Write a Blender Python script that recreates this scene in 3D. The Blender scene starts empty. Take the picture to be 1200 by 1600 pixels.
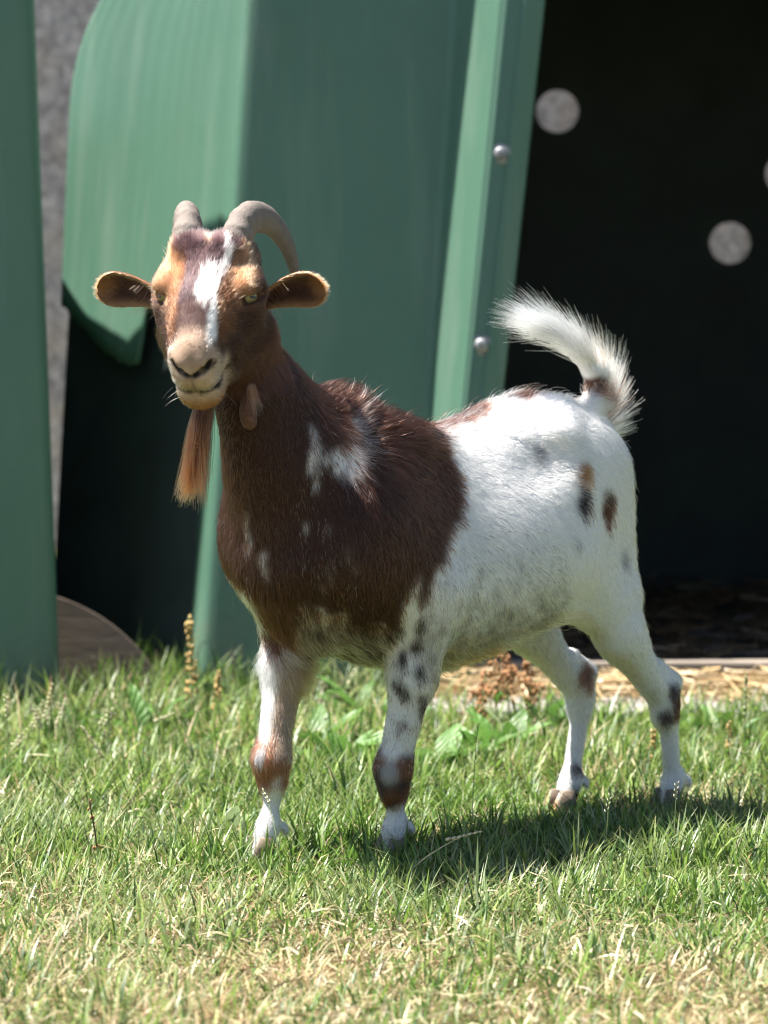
import bpy, math, random
import numpy as np
random.seed(7)
RNG = np.random.default_rng(11)
scene = bpy.context.scene
R = math.radians

# ---------------------------------------------------------------- camera
cam_data = bpy.data.cameras.new("camera")
cam = bpy.data.objects.new("camera", cam_data)
scene.collection.objects.link(cam)
cam.location = (0, 0, 1.0)
cam.rotation_euler = (R(90) - math.atan(590 / 6600), 0, 0)
cam_data.sensor_fit = 'VERTICAL'
cam_data.sensor_height = 36
cam_data.lens = 36 * 6600 / 1600
cam_data.clip_end = 500
cam_data.dof.use_dof = True
cam_data.dof.focus_distance = 5.66
cam_data.dof.aperture_fstop = 5.6
scene.camera = cam

# ---------------------------------------------------------------- sky and sun
SUN = np.array([-.45, .045, 1.0]); SUN /= np.linalg.norm(SUN)      # towards the sun
world = bpy.data.worlds.new("World"); scene.world = world
world.use_nodes = True
wn = world.node_tree.nodes; wl = world.node_tree.links
for n_ in list(wn): wn.remove(n_)
sky = wn.new('ShaderNodeTexSky'); sky.sky_type = 'NISHITA'; sky.sun_disc = False
sky.sun_elevation = math.asin(SUN[2]); sky.sun_rotation = math.atan2(SUN[0], SUN[1])
sky.altitude = 50; sky.air_density = 1.0; sky.dust_density = 0.6; sky.ozone_density = 1.0
bg = wn.new('ShaderNodeBackground'); bg.inputs['Strength'].default_value = 0.052
wo = wn.new('ShaderNodeOutputWorld')
wl.new(sky.outputs[0], bg.inputs[0]); wl.new(bg.outputs[0], wo.inputs[0])
sun_data = bpy.data.lights.new("sun", 'SUN'); sun_data.energy = 5.0; sun_data.angle = R(.53); sun_data.color = (1, .955, .89)
sun = bpy.data.objects.new("sun", sun_data); scene.collection.objects.link(sun)
from mathutils import Vector
sun.rotation_euler = Vector(SUN).to_track_quat('Z', 'Y').to_euler()

scene.view_settings.view_transform = 'Standard'; scene.view_settings.look = 'None'
scene.view_settings.exposure = 1.76; scene.view_settings.gamma = 1.0
scene.render.engine = 'CYCLES'
scene.cycles.max_bounces = 14; scene.cycles.diffuse_bounces = 4; scene.cycles.glossy_bounces = 8
scene.cycles.transmission_bounces = 12; scene.cycles.transparent_max_bounces = 6
scene.cycles.sample_clamp_indirect = 6
scene.cycles.filter_width = 1.1
scene.cycles_curves.shape = 'RIBBONS'; scene.cycles_curves.subdivisions = 2

# ---------------------------------------------------------------- helpers
COL = scene.collection
def link(o, parent=None):
    COL.objects.link(o)
    if parent is not None: o.parent = parent
    return o
def empty(name, loc=(0, 0, 0), rz=0):
    o = bpy.data.objects.new(name, None); o.location = loc; o.rotation_euler = (0, 0, rz)
    o.empty_display_size = .05
    return link(o)
def tag(o, label=None, cat=None, group=None, kind=None):
    if label: o['label'] = label
    if cat: o['category'] = cat
    if group: o['group'] = group
    if kind: o['kind'] = kind
    return o
def mesh_obj(name, verts, faces, mat=None, parent=None, smooth=True, colors=None, cname='tint'):
    me = bpy.data.meshes.new(name)
    v = np.asarray(verts, np.float32).reshape(-1, 3)
    if isinstance(faces, np.ndarray):
        k = faces.shape[1]; nf = len(faces)
        me.vertices.add(len(v)); me.vertices.foreach_set('co', v.ravel())
        me.loops.add(nf * k); me.loops.foreach_set('vertex_index', faces.astype(np.int32).ravel())
        me.polygons.add(nf); me.polygons.foreach_set('loop_start', np.arange(0, nf * k, k, dtype=np.int32))
        me.polygons.foreach_set('loop_total', np.full(nf, k, np.int32))
        me.update(calc_edges=True)
    else:
        me.from_pydata(v.tolist(), [], faces)
    me.validate()
    me.polygons.foreach_set('use_smooth', np.full(len(me.polygons), smooth))
    if colors is not None:
        a = me.attributes.new(cname, 'FLOAT_COLOR', 'POINT')
        c = np.ones((len(v), 4), np.float32); c[:, :3] = colors
        a.data.foreach_set('color', c.ravel())
    if mat: me.materials.append(mat)
    return link(bpy.data.objects.new(name, me), parent)
class MB:
    """collects simple solids for one mesh"""
    def __init__(s): s.v = []; s.f = []
    def add(s, v, f):
        o = len(s.v); s.v += [tuple(p) for p in v]; s.f += [tuple(i + o for i in q) for q in f]
    def box(s, lo, hi):
        x0, y0, z0 = lo; x1, y1, z1 = hi
        s.add([(x0, y0, z0), (x1, y0, z0), (x1, y1, z0), (x0, y1, z0), (x0, y0, z1), (x1, y0, z1), (x1, y1, z1), (x0, y1, z1)],
              [(3, 2, 1, 0), (4, 5, 6, 7), (0, 1, 5, 4), (1, 2, 6, 5), (2, 3, 7, 6), (3, 0, 4, 7)])
    def tube(s, pts, rad, n=8, squash=1.0):
        pts = np.asarray(pts, float); m = len(pts)
        rad = np.broadcast_to(np.asarray(rad, float), (m,))
        t = np.gradient(pts, axis=0); t /= np.linalg.norm(t, axis=1)[:, None] + 1e-12
        ref = np.array([0, 0, 1.]) if abs(t[0][2]) < .9 else np.array([1., 0, 0])
        a = np.cross(t[0], ref); a /= np.linalg.norm(a)
        V = []
        for i in range(m):
            a = a - t[i] * (a @ t[i]); a /= np.linalg.norm(a); b = np.cross(t[i], a)
            for j in range(n):
                th = 2 * math.pi * j / n
                V.append(pts[i] + rad[i] * (a * math.cos(th) + b * math.sin(th) * squash))
        Fc = []
        for i in range(m - 1):
            for j in range(n):
                k = (j + 1) % n
                Fc.append((i * n + j, i * n + k, (i + 1) * n + k, (i + 1) * n + j))
        Fc.append(tuple(range(n - 1, -1, -1))); Fc.append(tuple((m - 1) * n + j for j in range(n)))
        s.add(V, Fc)
    def build(s, name, mat, parent=None, smooth=True):
        return mesh_obj(name, s.v, s.f, mat, parent, smooth)
def bevel(o, w, seg=2):
    m = o.modifiers.new('bevel', 'BEVEL'); m.width = w; m.segments = seg; m.limit_method = 'ANGLE'
    return o
# value noise on numpy points
_perm = np.random.default_rng(3).random((64, 64, 64)).astype(np.float32)
def vnoise(p, freq=1.0, seed=0):
    q = np.asarray(p, np.float64) * freq + seed * 17.31
    i = np.floor(q).astype(int); f = q - i; f = f * f * (3 - 2 * f)
    r = 0
    for dx in (0, 1):
        for dy in (0, 1):
            for dz in (0, 1):
                w = (f[:, 0] if dx else 1 - f[:, 0]) * (f[:, 1] if dy else 1 - f[:, 1]) * (f[:, 2] if dz else 1 - f[:, 2])
                r = r + w * _perm[(i[:, 0] + dx) & 63, (i[:, 1] + dy) & 63, (i[:, 2] + dz) & 63]
    return r

# ---------------------------------------------------------------- materials
class Mat:
    def __init__(s, name):
        s.m = bpy.data.materials.new(name); s.m.use_nodes = True
        s.t = s.m.node_tree; s.n = s.t.nodes; s.l = s.t.links
        s.b = s.n['Principled BSDF']; s.out = s.n['Material Output']
    def node(s, typ, **kw):
        x = s.n.new(typ)
        for k, v in kw.items(): setattr(x, k, v)
        return x
    def coord(s, scale=(1, 1, 1), space='Object'):
        c = s.node('ShaderNodeTexCoord'); m = s.node('ShaderNodeMapping'); m.inputs['Scale'].default_value = scale
        s.l.new(c.outputs[space], m.inputs[0]); return m.outputs[0]
    def noise(s, scale, detail=4, rough=.6, vec=None):
        x = s.node('ShaderNodeTexNoise'); x.inputs['Scale'].default_value = scale; x.inputs['Detail'].default_value = detail; x.inputs['Roughness'].default_value = rough
        if vec is not None: s.l.new(vec, x.inputs['Vector'])
        return x.outputs['Fac']
    def ramp(s, fac, stops):
        x = s.node('ShaderNodeValToRGB'); e = x.color_ramp.elements
        while len(e) < len(stops): e.new(.5)
        for el, (p, c) in zip(e, stops): el.position = p; el.color = (*c, 1)
        s.l.new(fac, x.inputs[0]); return x.outputs[0]
    def mix(s, fac, a, b, mode='MIX'):
        x = s.node('ShaderNodeMix', data_type='RGBA', blend_type=mode)
        for sock, v in ((x.inputs['Factor'], fac), (x.inputs['A'], a), (x.inputs['B'], b)):
            if hasattr(v, 'is_output'): s.l.new(v, sock)
            else: sock.default_value = v if not isinstance(v, tuple) else (*v, 1)
        return x.outputs['Result']
    def bump(s, h, strength=.3, dist=.01):
        x = s.node('ShaderNodeBump'); x.inputs['Strength'].default_value = strength; x.inputs['Distance'].default_value = dist
        s.l.new(h, x.inputs['Height']); s.l.new(x.outputs[0], s.b.inputs['Normal'])
    def base(s, c):
        if hasattr(c, 'is_output'): s.l.new(c, s.b.inputs['Base Color'])
        else: s.b.inputs['Base Color'].default_value = (*c, 1)
    def set(s, **kw):
        for k, v in kw.items(): s.b.inputs[k.replace('_', ' ')].default_value = v
def simple(name, c, rough=.7, nscale=30, var=.25, bump=0, spec=.5):
    m = Mat(name)
    v = m.coord()
    n = m.noise(nscale, 5, .6, v)
    a = tuple(x * (1 - var) for x in c); b = tuple(min(1, x * (1 + var)) for x in c)
    m.base(m.ramp(n, [(.3, a), (.7, b)]))
    m.set(Roughness=rough); m.b.inputs['Specular IOR Level'].default_value = spec
    if bump: m.bump(n, bump, .004)
    return m.m

def plastic_mat():
    m = Mat('green_plastic')
    v = m.coord()
    big = m.noise(2.2, 3, .5, v)
    fine = m.noise(90, 6, .7, v)
    streak = m.noise(1.0, 4, .6, m.coord((14, 14, .8)))
    c = m.ramp(big, [(.3, (.064, .142, .098)), (.7, (.080, .166, .114))])
    c = m.mix(m.ramp(streak, [(.52, (0, 0, 0)), (.75, (.5, .5, .5))]), c, (.15, .22, .17))
    mud = m.noise(5, 8, .75, v); sx = m.node('ShaderNodeSeparateXYZ'); m.l.new(v, sx.inputs[0])
    low = m.node('ShaderNodeMapRange'); m.l.new(sx.outputs[2], low.inputs[0]); low.inputs[1].default_value = 0; low.inputs[2].default_value = .35; low.inputs[3].default_value = .75; low.inputs[4].default_value = .12
    mm = m.node('ShaderNodeMath', operation='MULTIPLY'); m.l.new(m.ramp(mud, [(.48, (0, 0, 0)), (.72, (1, 1, 1))]), mm.inputs[0]); m.l.new(low.outputs[0], mm.inputs[1])
    c = m.mix(mm.outputs[0], c, (.13, .13, .09))
    spk = m.noise(260, 2, .5, v)
    c = m.mix(m.ramp(spk, [(.70, (0, 0, 0)), (.76, (.5, .5, .5))]), c, (.22, .28, .23))
    m.base(c); m.set(Roughness=.42)
    m.l.new(m.ramp(fine, [(.3, (.34,) * 3), (.7, (.5,) * 3)]), m.b.inputs['Roughness'])
    st2 = m.noise(1.0, 3, .5, m.coord((70, 70, .5)))
    hmix = m.mix(.5, st2, fine)
    m.bump(hmix, .12, .006)
    return m.m
PLASTIC = plastic_mat()
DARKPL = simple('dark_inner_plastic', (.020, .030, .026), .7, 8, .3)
STEEL = simple('zinc_steel', (.30, .30, .31), .6, 90, .45, .3); STEEL.node_tree.nodes['Principled BSDF'].inputs['Metallic'].default_value = .9
WOODGREY = None
def wood_mat(name, c, scale=(3, 40, 40)):
    m = Mat(name); v = m.coord(scale)
    n = m.noise(2.0, 8, .65, v)
    m.base(m.ramp(n, [(.25, tuple(x * .55 for x in c)), (.55, c), (.8, tuple(min(1, x * 1.4) for x in c))])); m.set(Roughness=.85)
    m.bump(n, .4, .004); return m.m
WOODGREY = wood_mat('weathered_wood', (.23, .19, .15))
BOARD = wood_mat('brown_board', (.10, .072, .055), (6, 6, 40))
CONCRETE = simple('concrete', (.27, .25, .23), .9, 60, .25, .5)
def roughcast():
    m = Mat('roughcast_render'); v = m.coord()
    a = m.noise(26, 9, .85, v); b = m.noise(5, 4, .6, v)
    c = m.ramp(a, [(.38, (.12, .115, .13)), (.5, (.38, .365, .39)), (.60, (.75, .72, .72))])
    c = m.mix(m.ramp(b, [(.5, (0, 0, 0)), (.75, (.7, .7, .7))]), c, (.42, .35, .26))
    m.base(c); m.set(Roughness=.95); m.bump(a, 1.0, .05); return m.m
WALL = roughcast()
def soil_mat():
    m = Mat('soil_and_thatch'); v = m.coord()
    a = m.noise(55, 8, .7, v); b = m.noise(4, 4, .6, v)
    c = m.ramp(a, [(.3, (.035, .030, .016)), (.5, (.10, .095, .04)), (.72, (.30, .25, .13))])
    c = m.mix(m.ramp(b, [(.4, (0, 0, 0)), (.65, (.6, .6, .6))]), c, (.07, .10, .03))
    m.base(c); m.set(Roughness=1.0); m.bump(a, .8, .015); return m.m
SOIL = soil_mat()
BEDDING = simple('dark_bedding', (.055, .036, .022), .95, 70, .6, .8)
def tint_mat(name, rough=.5, transl=.35, spec=.4, var=.0):
    m = Mat(name)
    a = m.node('ShaderNodeAttribute', attribute_name='tint')
    m.base(a.outputs['Color']); m.set(Roughness=rough); m.b.inputs['Specular IOR Level'].default_value = spec
    if transl:
        t = m.node('ShaderNodeBsdfTranslucent'); m.l.new(a.outputs['Color'], t.inputs[0])
        x = m.node('ShaderNodeMixShader'); x.inputs[0].default_value = transl
        m.l.new(m.b.outputs[0], x.inputs[1]); m.l.new(t.outputs[0], x.inputs[2]); m.l.new(x.outputs[0], m.out.inputs[0])
    return m.m
GRASS = tint_mat('grass_blade', .42, .38, .45)
STRAW = tint_mat('straw', .45, .15, .5)
# ---------------------------------------------------------------- goat body as one blended implicit surface
class Field:
    def __init__(s, xs, ys, zs):
        s.xs, s.ys, s.zs = xs, ys, zs
        s.v = np.full((len(xs), len(ys), len(zs)), 1.0, np.float32)
    def _slice(s, lo, hi):
        r = []
        for a, l, h in zip((s.xs, s.ys, s.zs), lo, hi):
            i0, i1 = np.searchsorted(a, l), np.searchsorted(a, h)
            r.append(slice(max(0, i0 - 1), min(len(a), i1 + 1)))
        return tuple(r)
    def _grid(s, sl):
        return s.xs[sl[0]][:, None, None], s.ys[sl[1]][None, :, None], s.zs[sl[2]][None, None, :]
    def join(s, sl, d, k):
        a = s.v[sl]
        h = np.maximum(k - np.abs(a - d), 0) / k
        s.v[sl] = np.minimum(a, d) - h * h * k * 0.25
    def cut(s, sl, d, k):
        a = s.v[sl]; d = -d
        h = np.maximum(k - np.abs(a - d), 0) / k
        s.v[sl] = np.maximum(a, d) + h * h * k * 0.25
    def cap(s, a, b, ra, rb, k=.02, flat=None, op='join'):
        # tapered capsule; flat = (axis, factor): thickness along axis is multiplied by factor
        a, b = np.array(a, float), np.array(b, float)
        R = max(ra, rb) * (max(1, flat[1]) if flat else 1) + k * 1.5 + .03
        sl = s._slice(np.minimum(a, b) - R, np.maximum(a, b) + R)
        X, Y, Z = s._grid(sl)
        ab = b - a; L2 = max(ab @ ab, 1e-9)
        t = np.clip(((X - a[0]) * ab[0] + (Y - a[1]) * ab[1] + (Z - a[2]) * ab[2]) / L2, 0, 1)
        dx, dy, dz = X - a[0] - t * ab[0], Y - a[1] - t * ab[1], Z - a[2] - t * ab[2]
        d2 = dx * dx + dy * dy + dz * dz
        m = 1.
        if flat:
            n = np.array(flat[0], float); n /= np.linalg.norm(n)
            c = dx * n[0] + dy * n[1] + dz * n[2]
            d2 = d2 + c * c * (1 / flat[1] ** 2 - 1)
            m = min(1., flat[1])
        d = (np.sqrt(d2) - (ra + (rb - ra) * t)) * m
        (s.join if op == 'join' else s.cut)(sl, d.astype(np.float32), k)
    def groove(s, centre, axes, line, u0, half, depth):
        # shallow slit that follows w = line(|v|) round the front of a form
        sl = s._slice(centre - .12, centre + .12)
        X, Y, Z = s._grid(sl)
        D = [(X - centre[0]) * a[0] + (Y - centre[1]) * a[1] + (Z - centre[2]) * a[2] for a in axes]
        f = s.v[sl]
        d = np.maximum(np.maximum(np.abs(D[2] - line(np.abs(D[1]))) - half, -f - depth), u0 - D[0])
        s.cut(sl, d.astype(np.float32), .002)
    def chain(s, pts, k=.02, flat=None):
        for p, q in zip(pts[:-1], pts[1:]):
            s.cap(p[:3], q[:3], p[3], q[3], k, flat)
    def ell(s, c, r, k=.02, axes=None, op='join'):
        c = np.array(c, float); r = np.array(r, float)
        R = r.max() + k * 2 + .04
        sl = s._slice(c - R, c + R)
        X, Y, Z = s._grid(sl)
        D = [X - c[0], Y - c[1], Z - c[2]]
        if axes is not None:
            D = [D[0] * ax[0] + D[1] * ax[1] + D[2] * ax[2] for ax in np.array(axes)]
        q = np.sqrt((D[0] / r[0]) ** 2 + (D[1] / r[1]) ** 2 + (D[2] / r[2]) ** 2)
        g = np.sqrt((D[0] / r[0] ** 2) ** 2 + (D[1] / r[1] ** 2) ** 2 + (D[2] / r[2] ** 2) ** 2) + 1e-9
        d = q * (q - 1) / g
        (s.join if op == 'join' else s.cut)(sl, d.astype(np.float32), k)
    def loft(s, tab, k=.03):
        tab = np.array(tab); x = tab[:, 0]
        sl = s._slice((x[0] - .12, -.25, tab[:, 2].min() - .12), (x[-1] + .12, .25, tab[:, 1].max() + .1))
        X, Y, Z = s._grid(sl)
        xi = s.xs[sl[0]]
        xx = np.linspace(x[0], x[-1], 200)
        def sm(col):
            v = np.interp(xx, x, col)
            for _ in range(40):
                v[1:-1] = .25 * v[:-2] + .5 * v[1:-1] + .25 * v[2:]
            return np.interp(xi, xx, v)
        top, bot, w = sm(tab[:, 1]), sm(tab[:, 2]), sm(tab[:, 3])
        zc = (.5 * (top + bot))[:, None, None]; h = (.5 * (top - bot))[:, None, None]; w = w[:, None, None]
        t = np.clip((Z - zc) / h, -1.3, 1.3)
        we = w * (1.02 - .20 * t - .06 * t * t)
        q = np.sqrt((Y / we) ** 2 + ((Z - zc) / h) ** 2)
        d = (q - 1) * np.minimum(w, h) * .9
        ex = np.maximum(np.maximum(x[0] - X, X - x[-1]), 0)
        d = np.where(ex > 0, np.sqrt(np.maximum(d, 0) ** 2 + ex ** 2), d)
        s.join(sl, np.broadcast_to(d, s.v[sl].shape).astype(np.float32), k)
    def mesh(s):
        v = s.v; neg = v < 0
        nx, ny, nz = v.shape
        P = np.zeros((nx - 1, ny - 1, nz - 1, 3), np.float32); N = np.zeros((nx - 1, ny - 1, nz - 1), np.int16)
        cx, cy, cz = (slice(0, -1), slice(0, -1), slice(0, -1))
        ax = (s.xs, s.ys, s.zs)
        for a in range(3):
            lo = [slice(None)] * 3; hi = [slice(None)] * 3
            lo[a] = slice(0, -1); hi[a] = slice(1, None)
            v0, v1 = v[tuple(lo)], v[tuple(hi)]
            c = (v0 < 0) != (v1 < 0)
            idx = np.argwhere(c)
            t = v0[c] / (v0[c] - v1[c])
            pos = np.stack([ax[d][idx[:, d]] for d in range(3)], 1)
            nxt = ax[a][idx[:, a] + 1]
            pos[:, a] += t * (nxt - pos[:, a])
            o = [d for d in range(3) if d != a]
            for i in (0, 1):
                for j in (0, 1):
                    ci = idx.copy(); ci[:, o[0]] -= i; ci[:, o[1]] -= j
                    ok = ((ci >= 0) & (ci < np.array(P.shape[:3]))).all(1)
                    np.add.at(P, tuple(ci[ok].T), pos[ok]); np.add.at(N, tuple(ci[ok].T), 1)
        act = N > 0
        vid = np.full(N.shape, -1, np.int64); vid[act] = np.arange(act.sum())
        verts = P[act] / N[act][:, None]
        quads = []
        for a in range(3):
            lo = [slice(None)] * 3; hi = [slice(None)] * 3
            lo[a] = slice(0, -1); hi[a] = slice(1, None)
            n0, n1 = neg[tuple(lo)], neg[tuple(hi)]
            c = n0 != n1
            idx = np.argwhere(c); sg = n0[c]
            o = [(a + 1) % 3, (a + 2) % 3]
            ok = (idx[:, o[0]] > 0) & (idx[:, o[1]] > 0) & (idx[:, o[0]] < v.shape[o[0]] - 1) & (idx[:, o[1]] < v.shape[o[1]] - 1)
            idx, sg = idx[ok], sg[ok]
            def g(i, j):
                q = idx.copy(); q[:, o[0]] -= i; q[:, o[1]] -= j
                return vid[tuple(q.T)]
            f = np.stack([g(1, 1), g(0, 1), g(0, 0), g(1, 0)], 1)
            f[~sg] = f[~sg][:, ::-1]
            quads.append(f)
        return verts.astype(np.float64), np.concatenate(quads)

def rect_axis(segs):
    out = []
    for a, b, h in segs:
        out.append(np.arange(a, b - 1e-9, h))
    return np.concatenate(out)

# head frame: origin between the eyes, u along the nose, v to the goat's left, w out of the face
HY, HP = math.radians(32), math.radians(39)
HO = np.array([.522, .002, .790])
_hf = np.array([math.cos(HY), math.sin(HY), 0]); _z = np.array([0, 0, 1.])
HU = _hf * math.cos(HP) - _z * math.sin(HP)
HV = np.array([-math.sin(HY), math.cos(HY), 0])
HW = _hf * math.sin(HP) + _z * math.cos(HP)
def hp(u, v, w): return HO + HU * u + HV * v + HW * w
HAX = (HU, HV, HW)

def mouth_line(a): return -.0475 - .0025 * np.sin(np.clip(a / .018, 0, 1) * np.pi) + .006 * np.clip((a - .020) / .015, 0, 1) ** 1.3
def goat_body():
    xs = rect_axis([(-.46, .40, .0046), (.40, .67, .0028)])
    ys = rect_axis([(-.20, .215, .0036)])
    zs = rect_axis([(-.012, .62, .0046), (.62, .90, .0028)])
    G = Field(xs, ys, zs)
    # trunk: x, top, bottom, half width
    G.loft([(-.283, .545, .47, .018), (-.267, .572, .43, .044), (-.235, .598, .410, .066), (-.185, .613, .400, .084), (-.13, .626, .385, .100),
            (-.06, .624, .335, .122), (.02, .609, .258, .143), (.10, .595, .245, .144), (.18, .598, .254, .132), (.26, .622, .278, .114),
            (.33, .590, .302, .097), (.38, .535, .340, .070), (.405, .48, .385, .035)])
    G.ell((.010, .030, .40), (.150, .124, .128), .03)
    # neck
    G.chain([(.315, 0, .49, .108), (.378, 0, .580, .076), (.432, .0, .660, .053), (.476, -.004, .735, .047)], .065, ((0, 1, 0), .82))
    G.cap((.372, 0, .55), (.352, 0, .44), .062, .068, .07)
    G.cap((.225, 0, .56), (.285, 0, .615), .045, .036, .04)
    G.cap((.355, 0, .42), (.33, 0, .355), .065, .05, .04)
    # shoulders and forelegs
    for s, sh, el, kn, ft, hf in ((1, (.285, .085, .455), (.195, .098, .375), (.230, .064, .118), (.222, .058, .045), (.222, .054, .012)),
                                  (-1, (.315, -.088, .46), (.272, -.085, .375), (.340, -.062, .130), (.350, -.063, .045), (.363, -.064, .012))):
        sc = np.array((.20, s * .060, .55))
        G.cap(sc, sh, .040, .058, .08, ((0, 1, 0), .5))
        G.cap(sh, el, .058, .047, .06, ((0, 1, 0), .7))
        m = np.array(el) * .55 + np.array(kn) * .45
        G.cap(el, m, .048, .032, .03); G.cap(m, np.array(kn) + (0, 0, .015), .032, .0245, .03)
        kn = np.array(kn); ft = np.array(ft); hf = np.array(hf)
        G.cap(kn + (0.003, 0, .010), kn + (0.003, 0, -.018), .0250, .0220, .03)
        G.cap(kn + (-.006, 0, -.02), ft, .0160, .0148, .02)
        G.cap(ft + (-.005, 0, .010), ft + (.003, 0, -.004), .0185, .0175, .012)
        G.cap(ft, hf, .0165, .019, .012)
    # haunches and hind legs
    for s, hip, st, hk, ft, hf in ((1, (-.150, .062, .52), (-.095, .090, .400), (-.336, .084, .178), (-.366, .074, .045), (-.356, .072, .012)),
                                   (-1, (-.150, -.062, .52), (-.085, -.085, .395), (-.296, -.045, .185), (-.256, -.032, .045), (-.235, -.030, .012))):
        hip = np.array(hip); st = np.array(st); hk = np.array(hk); ft = np.array(ft); hf = np.array(hf)
        G.cap(hip, st, .078, .056, .07, ((0, 1, 0), .62))
        G.cap(hip + (-.05, 0, -.02), (st + hk) / 2 + (-.015, 0, .055), .052, .042, .06, ((0, 1, 0), .65))
        m = st * .45 + hk * .55
        G.cap(st, m, .054, .036, .05, ((0, 1, 0), .75)); G.cap(m, hk + (.012, 0, 0), .036, .0235, .03)
        G.cap(hk + (-.008, 0, .012), hk + (.006, 0, -.03), .0185, .021, .02)
        G.cap(hk + (-.020, 0, .022), hk + (.02, 0, .05), .0135, .012, .018)
        G.cap(hk + (-.004, 0, -.02), ft, .0180, .0160, .02)
        G.cap(ft + (-.005, 0, .010), ft + (.003, 0, -.004), .0188, .0178, .012)
        G.cap(ft, hf, .0168, .0195, .012)
    for fx, fy, fz in ((.216, .056, .05), (.343, -.063, .05), (-.372, .074, .05), (-.262, -.032, .05)):
        for s in (1, -1): G.cap((fx - .016, fy + s * .008, fz), (fx - .020, fy + s * .010, fz - .008), .0100, .0094, .006)
    # hip bones, spine, tail
    for s in (1, -1):
        G.cap((-.092, s * .082, .570), (-.14, s * .05, .597), .017, .02, .035)
        G.cap((-.095, s * .085, .565), (-.105, s * .098, .48), .016, .022, .04)
        G.cap((-.245, s * .045, .525), (-.225, s * .042, .545), .020, .022, .035)
    G.ell((-.030, .134, .560), (.050, .030, .034), .035, op='cut')
    G.chain([(-.232, 0, .585, .028), (-.278, 0, .610, .019), (-.276, 0, .648, .015), (-.235, 0, .686, .011), (-.185, 0, .712, .006)], .025)
    # room for the coat: thin the trunk, neck and legs a little before the head is added
    X, Y, Z = xs[:, None, None], ys[None, :, None], zs[None, None, :]
    leg_ = np.clip((.30 - Z) / .06, 0, 1); tail_ = np.clip((Z - .635) / .02, 0, 1) * (X < 0)
    nk_ = np.clip((Z - .52) / .10, 0, 1) * np.clip((X - .26) / .12, 0, 1)
    G.v += ((.0062 + .0022 * nk_) * (1 - leg_) * (1 - tail_) + .0040 * leg_).astype(np.float32)
    # head
    A = HAX
    G.ell(hp(-.035, 0, -.012), (.062, .060, .056), .03, A)
    G.cap(hp(-.03, 0, .002), hp(.05, 0, .004), .050, .037, .03)
    for s in (1, -1):
        G.ell(hp(-.002, s * .055, .004), (.030, .023, .026), .020, A)
        G.cap(hp(-.020, s * .052, .022), hp(.010, s * .057, .022), .013, .010, .014)
        G.cap(hp(0, s * .044, -.068), hp(.07, s * .023, -.060), .036, .026, .03)
        G.cap(hp(.022, s * .042, -.022), hp(.098, s * .0135, -.026), .026, .020, .025)
        G.ell(hp(.114, s * .010, -.064), (.023, .019, .021), .014, A)
        G.cap(hp(-.062, s * .030, .012), hp(-.045, s * .030, .042), .024, .022, .02)
    G.cap(hp(.045, 0, .004), hp(.108, 0, -.002), .036, .027, .03, (HV, 1.0))
    G.ell(hp(.110, 0, -.018), (.034, .028, .029), .02, A)
    for s in (1, -1):
        G.ell(hp(.122, s * .0135, -.031), (.022, .0165, .019), .010, A)
        G.ell(hp(.126, s * .0125, -.004), (.015, .011, .012), .008, A)
    G.cap(hp(.06, 0, -.062), hp(.112, 0, -.066), .029, .0240, .02)
    # nostrils, mouth line, philtrum
    for s in (1, -1):
        G.cap(hp(.143, s * .004, -.016), hp(.139, s * .015, -.010), .0026, .0056, .002, op='cut')
        G.cap(hp(.139, s * .015, -.010), hp(.130, s * .0245, -.004), .0056, .0034, .002, op='cut')
        G.cap(hp(.025, s * .054, .011), hp(.006, s * .077, .009), .0072, .0072, .003, op='cut')
    G.groove(HO, HAX, mouth_line, .096, .0019, .005)
    G.cap(hp(.147, 0, -.016), hp(.147, 0, -.046), .0020, .0020, .002, op='cut')
    return G.mesh()
def vnormals(v, f):
    n = np.zeros_like(v)
    fn = np.cross(v[f[:, 2]] - v[f[:, 0]], v[f[:, 3]] - v[f[:, 1]])
    for i in range(4): np.add.at(n, f[:, i], fn)
    return n / (np.linalg.norm(n, axis=1)[:, None] + 1e-12)
# ================================================================ the setting
def ground_sheet():
    ys = np.concatenate([np.linspace(-30, 3.4, 8), np.linspace(3.5, 8.6, 120), np.linspace(8.8, 14, 12), np.array([30, 80, 200.])])
    xs = np.concatenate([np.array([-200, -60, -15, -5.]), np.linspace(-2.4, 2.4, 100), np.array([5., 15, 60, 200])])
    X, Y = np.meshgrid(xs, ys, indexing='ij')
    p = np.stack([X.ravel(), Y.ravel(), 0 * X.ravel()], 1)
    m = ((np.abs(p[:, 0]) < 2.3) & (p[:, 1] > 3.6) & (p[:, 1] < 7.2)).astype(float)
    p[:, 2] = m * (vnoise(p, 5, 1) - .5) * .022 - .012
    ny = len(ys); i = np.arange(len(xs) - 1)[:, None] * ny + np.arange(ny - 1)[None]
    f = np.stack([i, i + ny, i + ny + 1, i + 1], -1).reshape(-1, 4)
    return tag(mesh_obj('ground', p, f, SOIL), kind='structure')
ground_sheet()

wall_mb = MB(); wall_mb.box((-4.5, 0, -.05), (4.5, .25, 2.6))
rw = wall_mb.build('rendered_wall', WALL, smooth=False); rw.location = (.2, 10.0, 0); rw.rotation_euler = (0, 0, R(-17))
tag(rw, 'grey roughcast rendered wall behind the green shelters', 'wall')

def smooth_path(pts, n):
    """Catmull-Rom resample of a polyline"""
    p = np.asarray(pts, float); P_ = np.vstack([2 * p[0] - p[1], p, 2 * p[-1] - p[-2]])
    t = np.linspace(0, len(p) - 1 - 1e-6, n); i = t.astype(int); u = (t - i)[:, None]
    a, b, c, d = P_[i], P_[i + 1], P_[i + 2], P_[i + 3]
    return .5 * (2 * b + (c - a) * u + (2 * a - 5 * b + 4 * c - d) * u ** 2 + (3 * b - a - 3 * c + d) * u ** 3)

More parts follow.
